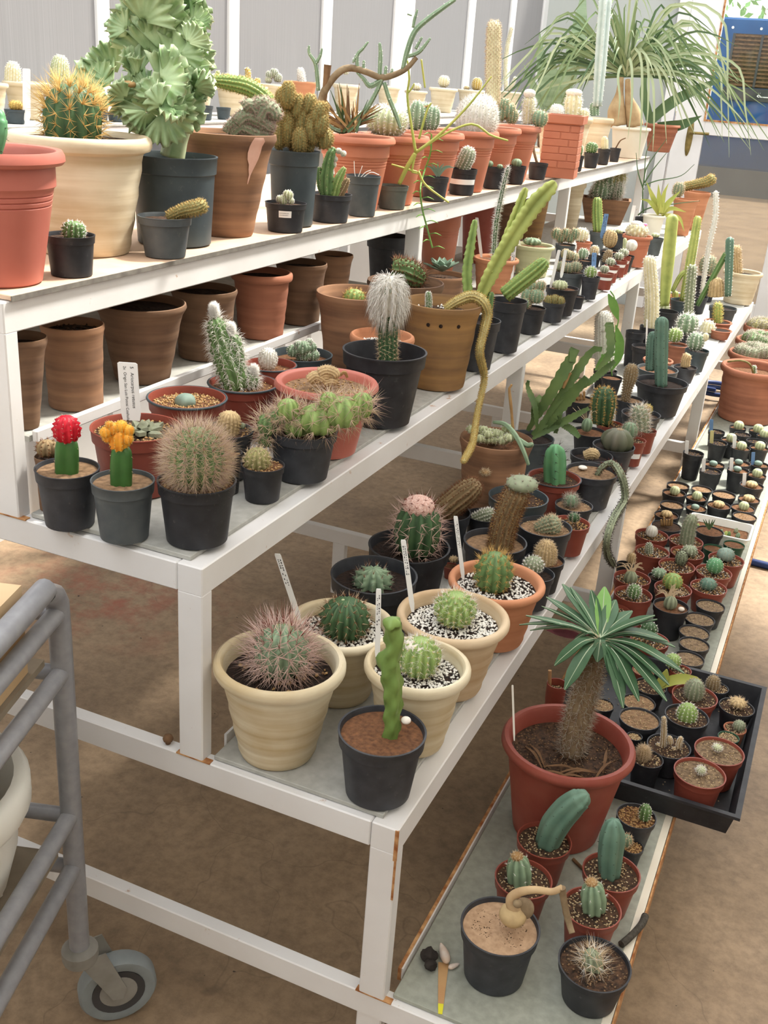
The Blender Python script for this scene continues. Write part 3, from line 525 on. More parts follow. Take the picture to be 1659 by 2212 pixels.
def P(label, u, v, W, T, style, b=None, k=None, tp=.7, x=None, soil='soil', sd=.14, cat='potted cactus', group=None, name=None, seg=None, mound=0., pot_label=None, dz=0.):
    c = Ctx(); z = (ZT[T] if T in ZT else T)+.0005; d = depth(at_x(u, v, x)) if x is not None else solve(u, v, W, z, k if b is None else None, b, tp)
    c.uvw = (u, v, W, z, tp, T); c.d0 = d; d, du, ws = DEP.get(len(POTS), (d, 0., 1.)); u += du; W *= ws; c.d = d
    p = at_d(u, v, d); c.R = R = W*d/(2*F_); c.h = h = max(p[2]-z, R*.5)
    c.px = d/F_; c.o = np.array([p[0], p[1], z])
    aw = np.array([p[0]-CAMP[0], p[1]-CAMP[1], 0]); c.aw = aw/np.linalg.norm(aw)
    nm = name or ('potted_cactus' if 'cactus' in cat else 'potted_plant' if cat == 'potted plant' else cat.replace(' ', '_'))
    c.root = empty(nm, c.o, label, cat, group)
    st, mt = KIND[style]; seg = seg or (48 if W > 150 else 32 if W > 70 else 20)
    pr = profile(st, R, h, tp); zs = h*(1-sd)
    ri = lambda zz: pr[-1][0]-(pr[-1][1]-zz)*(pr[-1][0]-R*tp*.92)/h
    c.ri = ri(zs-h*.03); pr = pr+[(c.ri, zs-h*.03)]
    c.pot = mesh('pot', *lathe(pr, seg), mt, c.root, sharp=.7)
    if pot_label: c.pot['label'] = pot_label
    if soil:
        n = 4; V = [(0, 0, zs+mound*h)]; F = []
        for i in range(1, n+1):
            for j in range(seg):
                a = 6.2832*j/seg; r = (c.ri+.0004)*i/n; V.append((r*math.cos(a), r*math.sin(a), zs+mound*h*(1-(i/n)**2)+random.uniform(-1, 1)*R*.02*(i < n)))
        for j in range(seg): F.append((0, 1+j, 1+(j+1) % seg))
        for i in range(n-1):
            for j in range(seg): F.append((1+i*seg+j, 1+(i+1)*seg+j, 1+(i+1)*seg+(j+1) % seg, 1+i*seg+(j+1) % seg))
        c.soil = mesh('soil', V, F, soil, c.root)
    c.zs = zs; POTS.append((label, c)); return c
def loc(c, u, v, dd=0.):
    """pixel to pot-local point on the upright plane through the pot axis, facing the camera; dd pushes it away"""
    r = ray(u, v); o = c.o+c.aw*dd; t = ((o-CAMP) @ c.aw)/(r @ c.aw); return CAMP+r*t-c.o
def ground(c, u, v, dz=0.):
    """pixel to pot-local point on the soil surface"""
    return at_z(u, v, c.o[2]+c.zs+dz)-c.o
def pebbles(c, n, s, mat, r0=0.):
    pts = []
    for _ in range(n):
        r = c.ri*math.sqrt(random.uniform(r0*r0, .96)); a = random.uniform(0, 6.283); pts.append((r*math.cos(a), r*math.sin(a), c.zs+s*random.uniform(0, .7)))
    return scatter('pebbles', pts, s, mat, c.soil)
SPX = .55
def dress(o, ar, c, sp):
    if not sp: return
    for s in (sp if isinstance(sp, list) else [sp]):
        mat, n, L, spread = s[:4]; kw = s[4] if len(s) > 4 else {}
        kw = dict(kw); r = kw.pop('r', SPX)*c.px; frac = kw.pop('top', 0); a2 = ar
        if frac: zmax = max(q[0][2] for q in ar); zmin = min(q[0][2] for q in ar); a2 = [q for q in ar if q[0][2] > zmax-frac*(zmax-zmin)]
        spines(a2, n, L*c.px, mat, o, spread, r, **kw)
def ball(c, u, v, w, h, mat, ribs=13, dep=.13, sp=None, tub=0, ntub=0, name='cactus_stem', rings=16, dd=0., spacing=None, sink=True, lean=(0,0), at=None):
    p = loc(c, u, v, dd) if at is None else np.array(at); a = w/2*c.px; b_ = h/2*c.px
    n = rings; th = np.linspace(.12, math.pi-.06, n); zz = -np.cos(th)*b_; R = np.sin(th)**.8*a
    Pp = np.array([(p[0]+lean[0]*(z+b_), p[1]+lean[1]*(z+b_), p[2]+z) for z in zz])
    o, ar = body(name, Pp, R, mat, c.root, ribs, dep, tub, ntub, spacing=spacing or a*.28)
    ar = [q for q in ar if q[0][2] > c.zs-c.h]; dress(o, ar, c, sp); return o
def column(c, pts, w, mat, ribs=9, dep=.14, sp=None, name='cactus_stem', n=18, twist=0, spacing=None, tub=0, ntub=0, tip=1., root=True, dds=None, blunt=.85):
    L = []
    for i, q in enumerate(pts):
        L.append(loc(c, q[0], q[1], (dds[i] if dds else 0.)) if len(q) == 2 else at_x(*q)-c.o)
    Pp = smooth_path(L, n); ww = np.atleast_1d(np.array(w, float)); R = np.interp(np.linspace(0, 1, n), np.linspace(0, 1, len(ww)), ww)/2*c.px
    # rounded end
    s = np.r_[0, np.cumsum(np.linalg.norm(np.diff(Pp, axis=0), axis=1))]; rt = R[-1]*tip
    if tip:
        ext = []; T = Pp[-1]-Pp[-2]; T /= np.linalg.norm(T)
        R2 = list(R); P2 = list(Pp)
        keep = [i for i in range(n) if s[i] < s[-1]-rt*blunt] or [0, 1]
        P2 = [Pp[i] for i in keep]; R2 = [R[i] for i in keep]; base = Pp[-1]-T*rt*blunt
        for a in (.0, .35, .7, 1.0, 1.25, 1.45): P2.append(base+T*rt*blunt*math.sin(a)); R2.append(R[-1]*max(.05, math.cos(a)))
        Pp = np.array(P2); R = np.array(R2)
    o, ar = body(name, Pp, R, mat, c.root, ribs, dep, tub, ntub, twist=twist, spacing=spacing or max(R)*.45)
    dress(o, ar, c, sp); return o
def cap(c, u, v, w, h, mat, name='woolly_cap', sp=None, dd=0.): return ball(c, u, v, w, h, mat, 0, 0, sp, name=name, rings=9, dd=dd)
def stake(c, top, bot, w, mat='tag', dd=0., text=None, name='plant_tag', marks=True):
    a, b_ = loc(c, *top, dd), loc(c, *bot, dd); x = np.array([RT[0], RT[1], 0]); x /= np.linalg.norm(x); x *= w/2*c.px; n = c.aw*.0006
    V = []
    for s in (-1, 1):
        for q, kx in ((b_, .55 if w < 30 else .85), (b_+(a-b_)*.12, 1), (a-(a-b_)*.02, 1), (a, .8)):
            V += [q-x*kx+n*s, q+x*kx+n*s]
    F = []
    for i in range(3): F.append((2*i, 2*i+1, 2*i+3, 2*i+2)); F.append((8+2*i, 8+2*i+2, 8+2*i+3, 8+2*i+1))
    for i in range(3): F.append((2*i, 2*i+2, 8+2*i+2, 8+2*i)); F.append((2*i+1, 8+2*i+1, 8+2*i+3, 2*i+3))
    F += [(0, 8, 9, 1), (6, 7, 15, 14)]
    o = mesh(name, V, F, mat, c.root, smooth=False)
    ax = (b_-a); L_ = np.linalg.norm(ax); ax = ax/L_; xr = x/np.linalg.norm(x); wd_ = 2*np.linalg.norm(x)
    if text:
        for i, t in enumerate(text):
            fc = bpy.data.curves.new('lettering', 'FONT'); fc.body = t[0]; fc.size = wd_*t[1]; to = bpy.data.objects.new('lettering', fc); COL.objects.link(to)
            bpy.context.view_layer.update(); me = bpy.data.meshes.new_from_object(to.evaluated_get(bpy.context.evaluated_depsgraph_get())); bpy.data.objects.remove(to)
            org = a+ax*L_*t[2]+xr*wd_*t[3]-c.aw*.0010
            for vv in me.vertices: q = org+ax*vv.co.x+xr*vv.co.y; vv.co = q
            me.materials.append(M('ink')); link(bpy.data.objects.new('lettering', me), o)
    elif marks and w > 7:
        V = []; F = []
        for row in (-.18, .18):
            s = .08
            while s < .5:
                l = random.uniform(.008, .03)
                if random.random() < .8:
                    q = a+ax*L_*s+xr*wd_*row-c.aw*.0009; e = ax*L_*l; k = len(V); hh = xr*wd_*.07*random.uniform(.6, 1.4)
                    V += [q-hh, q+hh, q+e+hh, q+e-hh]; F.append((k, k+1, k+2, k+3))
                s += l+random.uniform(.008, .02)
        mesh('lettering', V, F, 'ink', o, smooth=False)
    return o
def sticker(c, z0, z1, a0, a1, mat, name='sticker', marks=False, tp=.7):
    """paper wrapped on the pot; angles in radians from the camera-facing side, to the right"""
    f0 = math.atan2(-c.aw[1], -c.aw[0]); V = []; F = []; n = 10
    for i in range(n+1):
        a = f0+a0+(a1-a0)*i/n
        for z in (z0, z1):
            r = c.R*(tp+(.95-tp)*z)*1.012+.0004 if z < .8 else c.R*1.004+.0004
            V.append((r*math.cos(a), r*math.sin(a), c.h*z))
    for i in range(n): F.append((2*i, 2*i+2, 2*i+3, 2*i+1))
    o = mesh(name, V, F, mat, c.pot)
    if marks:
        V = []; F = []
        for row in (.66, .36):
            zz = z0+(z1-z0)*row; t = .08
            while t < .72:
                l = random.uniform(.03, .08); k = len(V)
                for tt, dz in ((t, -.007), (t+l, -.007), (t+l, .010*random.random()+.004), (t, .007)):
                    a = f0+a0+(a1-a0)*tt; r = c.R*(tp+(.95-tp)*zz)*1.014+.0009; V.append((r*math.cos(a), r*math.sin(a), c.h*(zz+dz)))
                F.append((k, k+1, k+2, k+3)); t += l+.02
        mesh('lettering', V, F, 'ink', o, smooth=False)
    return o
def blade(name, pts, w, mat, parent, c, thick=.0012, fold=.25, rib=None, side=None, n=12, shape=None, teeth=0):
    """leaf along local points, width list in metres"""
    Pp = smooth_path(pts, n); ww = np.interp(np.linspace(0, 1, n), np.linspace(0, 1, len(w)), w); V = []; F = []
    T = np.gradient(Pp, axis=0); T /= np.linalg.norm(T, axis=1)[:, None]+1e-12
    sd = np.asarray(side if side is not None else [0, 0, 1.], float)
    for i in range(n):
        x = np.cross(T[i], sd); l = np.linalg.norm(x); x = x/l if l > 1e-6 else RT; nn = np.cross(x, T[i])
        h_ = ww[i]/2*(1+(teeth*(1 if i % 2 else -1)))
        for s in (-1, 0, 1): V.append(Pp[i]+x*s*h_+nn*(abs(s)*h_*fold)+nn*thick)
        for s in (-1, 0, 1): V.append(Pp[i]+x*s*h_+nn*(abs(s)*h_*fold)-nn*thick)
    for i in range(n-1):
        a, b_ = i*6, (i+1)*6
        F += [(a,a+1,b_+1,b_),(a+1,a+2,b_+2,b_+1),(a+4,a+3,b_+3,b_+4),(a+5,a+4,b_+4,b_+5),(a+3,a,b_,b_+3),(a+2,a+5,b_+5,b_+2)]
    F += [(0,3,4,1),(1,4,5,2)]; e = (n-1)*6; F += [(e,e+1,e+4,e+3),(e+1,e+2,e+5,e+4)]
    o = mesh(name, V, F, mat, parent)
    if rib:
        V = []; F = []
        for i in range(n):
            x = np.cross(T[i], sd); l = np.linalg.norm(x); x = x/l if l > 1e-6 else RT; nn = np.cross(x, T[i]); r_ = rib*(1-i/n*.7)
            V += [Pp[i]-x*r_+nn*(thick+.0002), Pp[i]+nn*(thick+.0008), Pp[i]+x*r_+nn*(thick+.0002), ]
        for i in range(n-1):
            a, b_ = i*3, (i+1)*3; F += [(a,a+1,b_+1,b_),(a+1,a+2,b_+2,b_+1)]
        mesh('midrib', V, F, 'leafrib', o)
    return o
# ================================================================ second shelf (tier 2), near end
c = P('cream thrown clay pot with a purple-spined round cactus, beside the white leg', 605,1422,288,2,'cream',b=1659,tp=.57,soil='soildk',sd=.17)
ball(c,608,1408,118,118,'g_sage',16,.15,[('sp_pink',9,66,.85,{'r':1.0}),('sp_red',3,64,.35,{'top':.22,'up':.6,'r':.8})],.12,6)
cap(c,612,1372,46,26,'g_pale','crown',('sp_yel',4,16,.6)); pebbles(c,60,.0035,'grit')
c = P('black plastic pot with a bright green lumpy totem cactus in brown soil', 826,1577,193,2,'black',b=1748,tp=.74,soil='soilbr',sd=.08)
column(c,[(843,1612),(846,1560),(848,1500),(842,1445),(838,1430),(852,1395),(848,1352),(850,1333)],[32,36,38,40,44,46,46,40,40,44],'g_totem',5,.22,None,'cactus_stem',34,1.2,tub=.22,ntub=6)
o = cap(c,877,1556,22,14,'pebble','pale_stone')
c = P('cream clay pot of white grit with a dark green barrel cactus and leaning tag', 737,1343,236,2,'cream',b=1532,tp=.62,soil='soildk',sd=.17)
ball(c,745,1338,108,96,'g_dark',18,.2,[('sp_brown',6,17,1.0),('sp_tan',2,22,.6)],.1,7); pebbles(c,900,.0024,'perlite',.3); stake(c,(599,1196),(647,1340),13,dd=-.004)
cap(c,741,1298,9,9,'g_pale','bud'); cap(c,760,1316,8,8,'g_pale','bud')
c = P('cream clay pot with a green globe cactus topped by white wool', 903,1430,233,2,'cream',b=1641,tp=.6,soil='soildk',sd=.16)
ball(c,906,1420,86,92,'g_light',16,.1,[('sp_yel',8,9,1.1),('sp_white',7,20,.9,{'r':.4})],.16,10); cap(c,905,1396,62,34,'wool','woolly_cap',('sp_white',6,12,.9))
pebbles(c,700,.0024,'perlite',.35); stake(c,(818,1272),(815,1428),11,dd=-.01)
c = P('tan-cream clay pot of perlite grit with a pale yellow-green globe cactus', 980,1325,246,2,'cream2',b=1522,tp=.6,soil='soildk',sd=.16)
ball(c,983,1316,84,76,'g_light',20,.1,[('sp_yel',10,9,1.1),('sp_white',6,22,.8,{'r':.35,'up':.5})],.2,9); pebbles(c,1100,.0025,'perlite',.3); stake(c,(871,1166),(892,1322),11,dd=-.01)
c = P('terracotta clay pot with saucer foot and a green cactus of orange spines', 1074,1251,211,2,'terra',b=1424,tp=.66,soil='soildk',sd=.16)
ball(c,1066,1238,80,96,'g_mid',12,.12,[('sp_gold',8,15,1.1),('sp_gold',6,22,.6,{'top':.2,'up':.7})],.16,7); pebbles(c,700,.0024,'perlite',.35); stake(c,(984,1115),(1001,1252),9,dd=-.01)
c = P('black bowl pot with a grey-green rosette of pointed tubercles', 808,1240,189,2,'black',k=.52,tp=.78,soil='soildk',sd=.16)
ball(c,805,1256,86,62,'g_sage',11,.34,[('sp_grey',3,15,.9),('sp_brown',4,18,.5,{'top':.2,'up':.8})],.3,5)
c = P('black pot with a ribbed green cactus crowned by a pink woolly cap', 884,1178,178,2,'black2',k=.62,tp=.76,soil='soildk',sd=.14)
ball(c,902,1146,102,132,'g_dark',12,.24,[('sp_pink',6,36,.9,{'r':.9})],spacing=.016); cap(c,905,1094,68,46,'pinkwool','woolly_cap',('sp_red',5,9,1.))
cap(c,905,1082,7,16,'red','flower')
c = P('dark pot with a brown cactus leaning away from its pink-capped neighbour', 962,1104,112,2,'black',k=.9,tp=.74,soil='soildk',sd=.10)
column(c,[(935,1128),(965,1098),(1005,1066),(1036,1042)],[44,54,56,46],'g_brown',14,.12,[('sp_brown',8,10,1.)],spacing=.006)
c = P('black pot with a tall brown cactus ending in a pale crested head', 1070,1168,138,2,'black',k=.8,tp=.76,soil='soiltan',sd=.12)
column(c,[(1078,1192),(1088,1140),(1105,1090),(1124,1052)],[50,50,52,52],'g_brown',14,.12,[('sp_brown',9,12,1.),('sp_gold',2,12,.8)],spacing=.006); cap(c,1128,1045,68,30,'g_grey','crested_head',('sp_grey',10,7,1.1))
c = P('wide black pot of bare gritty soil behind the crested brown cactus', 1120,1072,150,2,'slate',k=.62,tp=.78,soil='soil',sd=.12,cat='plant pot',name='plant_pot'); pebbles(c,120,.0018,'grit')
c = P('black pot with a small pale cactus lying on the soil between two brown ones', 1046,1112,78,2,'black2',k=.8,tp=.76,soil='soiltan',sd=.2)
column(c,[(1022,1124),(1045,1116),(1070,1108)],[26,32,30],'g_grey',13,.12,('sp_white',8,6,1.),spacing=.005)
c = P('black pot of tan soil with a barrel cactus lying on its side', 1178,1136,127,2,'black',k=.78,tp=.78,soil='soiltan',sd=.1)
column(c,[(1158,1146),(1180,1138),(1212,1130)],[28,44,48],'g_grey',16,.15,[('sp_tan',8,8,1.)],spacing=.006); pebbles(c,60,.0016,'gritmix')
c = P('red plastic pot of pebbles at the front edge, beside a cactus lying on its side', 1233,1129,84,2,'red',b=1204,tp=.72,soil='soil',sd=.12); pebbles(c,140,.0026,'grit'); ball(c,1240,1118,24,20,'g_dark',8,.2,('sp_grey',5,7,1.))
c = P('small black pot with a fat tan barrel cactus at the front edge', 1178,1208,92,2,'black2',k=.85,tp=.74,soil='soilbr',sd=.1)
column(c,[(1176,1218),(1178,1198),(1182,1168)],[46,48,38],'g_tan',16,.14,[('sp_tan',8,7,1.)],spacing=.005); pebbles(c,50,.002,'grit')
c = P('small black pot with a grey ball cactus touching the terracotta pot', 1156,1238,90,2,'black',k=.85,tp=.74,soil='soildk',sd=.12); ball(c,1152,1220,44,36,'g_grey',15,.1,('sp_white',10,6,1.1))
c = P('tiny red pot tucked behind the terracotta pot', 974,1222,34,2,'red',k=.8,soil='soilbr',sd=.1); ball(c,980,1208,18,12,'g_tan',8,.1,('sp_tan',5,4,1.))
# --- middle and far part of the second shelf
c = P('brown clay pot of green crested carpet plant with a drooping grey stick stem', 1072,946,176,2,'clay',k=.74,tp=.74,soil='soilbr',sd=.14)
for i in range(15): ball(c,1022+i*6+random.uniform(-8,8),948+random.uniform(-20,10)-abs(i-7)*1.,26,18,'g_pale',7,.3,('sp_white',3,4,1.),.2,3,rings=8,dd=random.uniform(-.03,.04))
column(c,[(1066,912),(1090,916),(1112,938),(1130,972),(1142,1005)],[7,11,12,10,8],'g_sage',4,.1,None,'grey_stem',14,dds=[.02,.0,-.03,-.066,-.072]); column(c,[(1116,946),(1140,962),(1152,958)],[10,12,10],'g_sage',4,.1,None,'grey_stem',8,dds=[-.03,-.05,-.055])
column(c,[(1108,930),(1104,880),(1100,838),(1106,830)],[7,6,7,5],'dry',3,.1,None,'dry_stalk',10)
cap(c,1048,1020,18,10,'dry','stuck_burr',('sp_tan',6,8,1.),dd=-.085)
c = P('red pot with black rim and a smooth blue-green five-ribbed cactus', 1198,1031,114,2,'red',k=.72,tp=.76,soil='soil',sd=.12)
column(c,[(1198,1048),(1198,1010),(1200,960)],[48,52,46],'g_jade',5,.38,[('sp_dark',3,16,.7,{'r':.7})],'cactus_stem',16,spacing=.018); pebbles(c,50,.0015,'grit')
tube('black_rim',[(c.R*1.01*math.cos(a),c.R*1.01*math.sin(a),c.h*.99) for a in np.linspace(0,6.283,25)],.0018,'black',c.pot,6,50)
c = P('small black pot of tan soil with a spiny little cactus and dry wisps', 1240,1090,82,2,'black',k=.62,tp=.76,soil='soiltan',sd=.1); ball(c,1234,1082,30,26,'g_sage',9,.2,('sp_grey',7,14,1.)); pebbles(c,60,.0014,'gritmix')
c = P('charcoal pot of sandy soil with a snake cactus hanging over the shelf edge', 1279,1017,112,2,'black',b=1117,tp=.76,soil='soiltan',sd=.1)
column(c,[(1286,1032),(1300,1010),(1322,1000),(1341,1024,.628),(1350,1060,.642),(1347,1085,.645),(1326,1120,.648),(1312,1160,.648),(1312,1195,.646),(1326,1222,.642)],[10,16,17,16,17,16,15,14,14,10],'g_grey',6,.25,[('sp_dark',3,7,.9),('sp_red',2,8,.8,{'top':.12})],'hanging_stem',44,spacing=.008); cap(c,1259,1010,20,8,'pebble','white_stone',dd=.02)
c = P('black pot with a small tan cactus lying in it, behind the sandy pot', 1278,982,92,2,'black2',k=.7,tp=.78,soil='soildk',sd=.2); column(c,[(1262,985),(1280,980),(1294,988)],[18,26,16],'g_tan',13,.08,('sp_tan',6,3,1.))
c = P('black pot with a squat purplish star cactus of few broad ribs', 1326,962,91,2,'black',k=.85,tp=.76,soil='soildk',sd=.1); ball(c,1333,952,72,52,'g_purple',8,.3,None,rings=14); ball(c,1338,934,14,12,'sp_tan',0,0,('sp_tan',8,6,1.),name='dry_flower')
c = P('small red pot half hidden behind the star cactus, with a blue-grey spiny cluster', 1372,950,48,2,'red',k=1.2,soil='soil',sd=.1); ball(c,1360,930,34,36,'g_sage',9,.25,('sp_grey',7,7,1.)); sticker(c,.35,.55,-.7,.9,'tag'); pebbles(c,40,.002,'gritmix')
c = P('red pot with a shaggy white-haired column cactus at the front edge', 1396,929,46,2,'red',b=984,tp=.72,soil='soil',sd=.12); column(c,[(1384,938),(1384,905),(1378,876)],[32,36,30],'g_grey',10,.1,[('sp_white',9,15,.9,{'r':.4}),('sp_tan',3,18,.9)])
c = P('small black pot with a yellow flowering bud behind the shaggy cactus', 1385,893,84,2,'black',k=.8,tp=.76,soil='soil',sd=.12); ball(c,1398,884,20,20,'g_tan',10,.1,('sp_yel',6,5,1.))
c = P('red pot with a dark green column cactus bristling with orange spines', 1318,916,58,2,'red',k=.85,soil='soil',sd=.1); column(c,[(1300,915),(1303,880),(1306,836)],[40,52,44],'g_dark',10,.28,[('sp_gold',8,9,1.)],spacing=.008); pebbles(c,50,.0025,'grit')
c = P('black pot with a papery-spined cactus in front of the orange-spined column', 1274,932,74,2,'black2',k=.75,soil='soilbr',sd=.1); ball(c,1268,918,24,30,'g_sage',7,.2,None)
for i in range(9): a=random.uniform(-1.2,1.2); blade('papery_spine',[loc(c,1268,912),loc(c,1268+22*math.sin(a),895-8*math.cos(a)),loc(c,1268+34*math.sin(a),884+random.uniform(-8,14))],[.003,.003,.001],'sp_tan',c.root,c,.0002,.1,n=8)
c = P('black pot of tan soil with a club-shaped grey cactus thick at the top', 1360,862,62,2,'black',k=.9,soil='soiltan',sd=.1); column(c,[(1350,866),(1356,836),(1362,812),(1366,786)],[18,20,30,26],'g_brown',14,.15,('sp_grey',8,4,1.),spacing=.008)
c = P('black pot of dry tan soil with withered stems behind the epiphyllum', 1252,862,66,2,'black2',k=.7,soil='soiltan',sd=.08); [column(c,[(1240+i*7,864),(1241+i*7,852-random.random()*10)],6,'dry',5,.1,None,'withered_stem',6) for i in range(4)]
c = P('large black pot with two ridged dark green column cacti', 1431,824,113,2,'black2',b=936,tp=.72,soil='soildk',sd=.14); column(c,[(1428,836),(1428,770),(1430,684)],[26,30,29],'g_cereus',6,.32,('sp_dark',3,3,1.),spacing=.02); column(c,[(1405,800),(1408,740),(1412,716)],[22,24,20],'g_cereus',6,.32,('sp_dark',3,3,1.),dds=[.03,.03,.03])
c = P('slate grey pot just behind the two green columns', 1421,796,88,2,'grey',k=.7,soil='soilbr',sd=.1,cat='plant pot',name='plant_pot')
c = P('grey pot holding a strap-stemmed epiphyllum with long flat green blades', 1148,944,100,2,'grey',k=.8,soil='soildk',sd=.1,cat='potted plant')
EP = [([(1140,930),(1190,850),(1236,770),(1240,752),(1236,782)],28),([(1165,925),(1215,850),(1275,762),(1300,755)],22),([(1150,940),(1210,880),(1268,815)],30),([(1160,930),(1156,880),(1140,836),(1142,822)],14),([(1150,905),(1158,870),(1168,855)],16),([(1150,948),(1200,920),(1272,882)],18),([(1170,935),(1204,898),(1200,935)],18),([(1200,910),(1232,926),(1252,945)],18),([(1255,840),(1290,812),(1328,780)],18),([(1290,800),(1318,760),(1316,700),(1326,740)],20)]
for pts, w in EP:
    q=[loc(c,*p_,random.uniform(-.01,.02)) for p_ in pts]; blade('flat_stem',q,[w*c.px*.3,w*c.px*.8,w*c.px*.9,w*c.px*.45],'epi',c.root,c,.0014,.18,side=-c.aw+np.array([0,0,.3]),n=26,teeth=.12)
tube('dry_tip',[loc(c,1216,838),loc(c,1228,812),loc(c,1234,806)],[.004,.005,.003],'dry',c.root)
c = P('thin tall cactus pot with round leaf pads on a wiry stem', 1322,815,46,2,'black2',k=.8,soil='soilbr',sd=.1,cat='potted plant')
tube('wiry_stem',[loc(c,1322,812),loc(c,1318,760),loc(c,1336,690),loc(c,1326,640),loc(c,1318,628)],.0022,'leafy',c.root)
for pts, w in (([(1322,800),(1336,770),(1338,735),(1330,702)],18),([(1334,690),(1326,660),(1314,635)],17),([(1312,790),(1300,765)],12),([(1285,800),(1310,770),(1330,765)],14)): blade('leaf_pad',[loc(c,*p_) for p_ in pts],[.003,w*c.px,w*c.px*1.1,.004],'leafy',c.root,c,.0012,.15,side=-c.aw,n=12)
c = P('tall pale grey woolly column cactus standing behind the epiphyllum', 1308,800,52,2,'black',k=.8,soil='soildk',sd=.1); column(c,[(1308,800),(1306,740),(1304,672)],[42,42,34],'g_white',18,.06,('sp_white',8,4,1.),spacing=.008); tube('neck_ring',[loc(c,1288,712,-.001),loc(c,1304,716,-.03),loc(c,1322,710,-.001)],.002,'sp_grey',c.root)
FAR2 = [ # label,u,v,W,k,style,stem kind
 ('tall creamy column cactus with dark areole rows in a black pot','1404',705,56,.9,'black',[('col',[(1406,712),(1408,640),(1402,552)],[32,30,26],'g_cream',12,('sp_white',5,4,1.))]),
 ('black pot with a winged bright green euphorbia, three broad ridges lit yellow',1440,672,50,.9,'black2',[('col',[(1434,660),(1440,580),(1452,462)],[22,30,28],'g_yel',3,None)]),
 ('tall slim striped column cactus leaning right behind the winged euphorbia',1475,648,52,.9,'slate',[('col',[(1474,650),(1492,560),(1508,466)],[13,20,16],'g_yel',7,('sp_yel',3,3,1.)),('col',[(1452,630),(1470,596),(1488,582)],[9,11,10],'g_yel',6,None)]),
 ('tan clay pot with a short yellow column cactus stub',1466,640,50,.7,'orangeclay',[('col',[(1458,642),(1459,628)],[14,14],'g_yel',6,None)]),
 ('black pot with a pale-spined striped column cactus fringed in white',1484,688,52,.9,'slate',[('col',[(1486,688),(1490,640),(1496,572)],[18,20,18],'g_grey',8,('sp_white',6,5,1.))]),
 ('twisted chain-like grey stem rising from a dark pot near the cream pot',1510,640,40,.9,'black2',[('col',[(1515,640),(1530,540),(1545,470),(1546,412)],[8,10,10,10],'g_white',4,('sp_white',5,4,1.2))]),
 ('black pot with a thick leaning cactus crossed by a pole-like green stem',1562,664,60,.8,'grey',[('col',[(1506,660),(1545,590),(1570,545)],[10,12,12],'g_mid',4,None),('col',[(1572,640),(1574,580),(1576,512)],[14,18,18],'g_cereus',5,('sp_white',3,3,1.)),('col',[(1546,640),(1548,600)],[34,30],'g_tan',12,('sp_tan',5,4,1.))]),
 ('yellow-cream ringed clay pot with a golden column cactus at the far end',1608,586,84,1.25,'creamlt',[('col',[(1592,592),(1590,560),(1590,530)],[22,22,20],'g_tan',12,('sp_tan',6,5,1.))]),
 ('dark pot with a globe cactus and dry leaves beside the yellow-cream pot',1528,600,50,1.,'black2',[('ball',1529,572,36,40,'g_grey',12,('sp_tan',6,6,1.))]),
 ('salmon clay pot with a fuzzy golden-haired small column',1552,694,64,.75,'terrap',[('col',[(1550,702),(1551,670),(1550,654)],[14,18,14],'g_yel',9,('sp_yel',9,7,1.))]),
 ('orange clay pot at the shelf edge with a cream woolly stump',1560,712,52,1.1,'clayred',[('col',[(1528,716),(1532,692)],[34,28],'g_cream',12,('sp_white',7,4,1.))]),
 ('black pot with clustered buttons and long white spines',1490,724,56,.85,'black',[('ball',1485,700,44,44,'g_sage',10,('sp_white',8,10,1.)),('ball',1478,712,14,14,'g_cream',8,None),('ball',1492,696,12,12,'g_cream',8,None)]),
 ('black pot with a spiky green ball cactus and cream offset',1506,756,52,.9,'slate',[('ball',1503,738,36,38,'g_sage',11,('sp_white',7,6,1.)),('ball',1524,728,14,18,'g_cream',8,None)]),
 ('brown clay pot with a lime green spiny ball behind the dark green columns',1464,744,48,.85,'clayorange2',[('ball',1458,724,32,30,'g_light',11,('sp_white',6,5,1.))]),
 ('black pot with a stubby finger-like tan cactus',1481,792,50,.7,'black',[('col',[(1480,792),(1482,775),(1488,764)],[20,20,20],'g_tan',13,('sp_tan',7,3,1.))]),
 ('wide terracotta dish of bare soil between black pots',1422,776,66,.4,'clayorange2',[]),
 ('black pot of grey pebbles near the shelf leg',1374,716,50,.75,'black',[]),
 ('black pot with a small pale seedling and a clear tag',1395,748,60,.8,'black2',[('ball',1400,744,10,8,'g_pale',6,None)]),
 ('black pot with a green spine-covered bud behind the creamy column',1436,690,46,.9,'grey',[('ball',1432,668,26,34,'g_pale',9,('sp_white',6,5,1.)),('col',[(1446,690),(1443,672)],[12,12],'g_cream',8,None)]),
]
KIND['clayorange2']=('clay','clayred')
for lab,u,v,W,k,st,pl in FAR2:
    c = P(lab,float(u),v,W,2,st,k=k,soil='soildk' if pl else 'soiltan',sd=.12,cat='potted cactus' if pl else 'plant pot',name=None if pl else 'plant_pot')
    for q in pl:
        if q[0]=='col': column(c,q[1],q[2],q[3],q[4],.3 if q[4]<6 else .15,q[5],spacing=.012)
        else: ball(c,q[1],q[2],q[3],q[4],q[5],q[6],.2,q[7])
    if 'grey pebbles' in lab: pebbles(c,90,.0026,'gritmix')
    if 'clear tag' in lab: stake(c,(1398,690),(1396,748),4,'tag',marks=False)
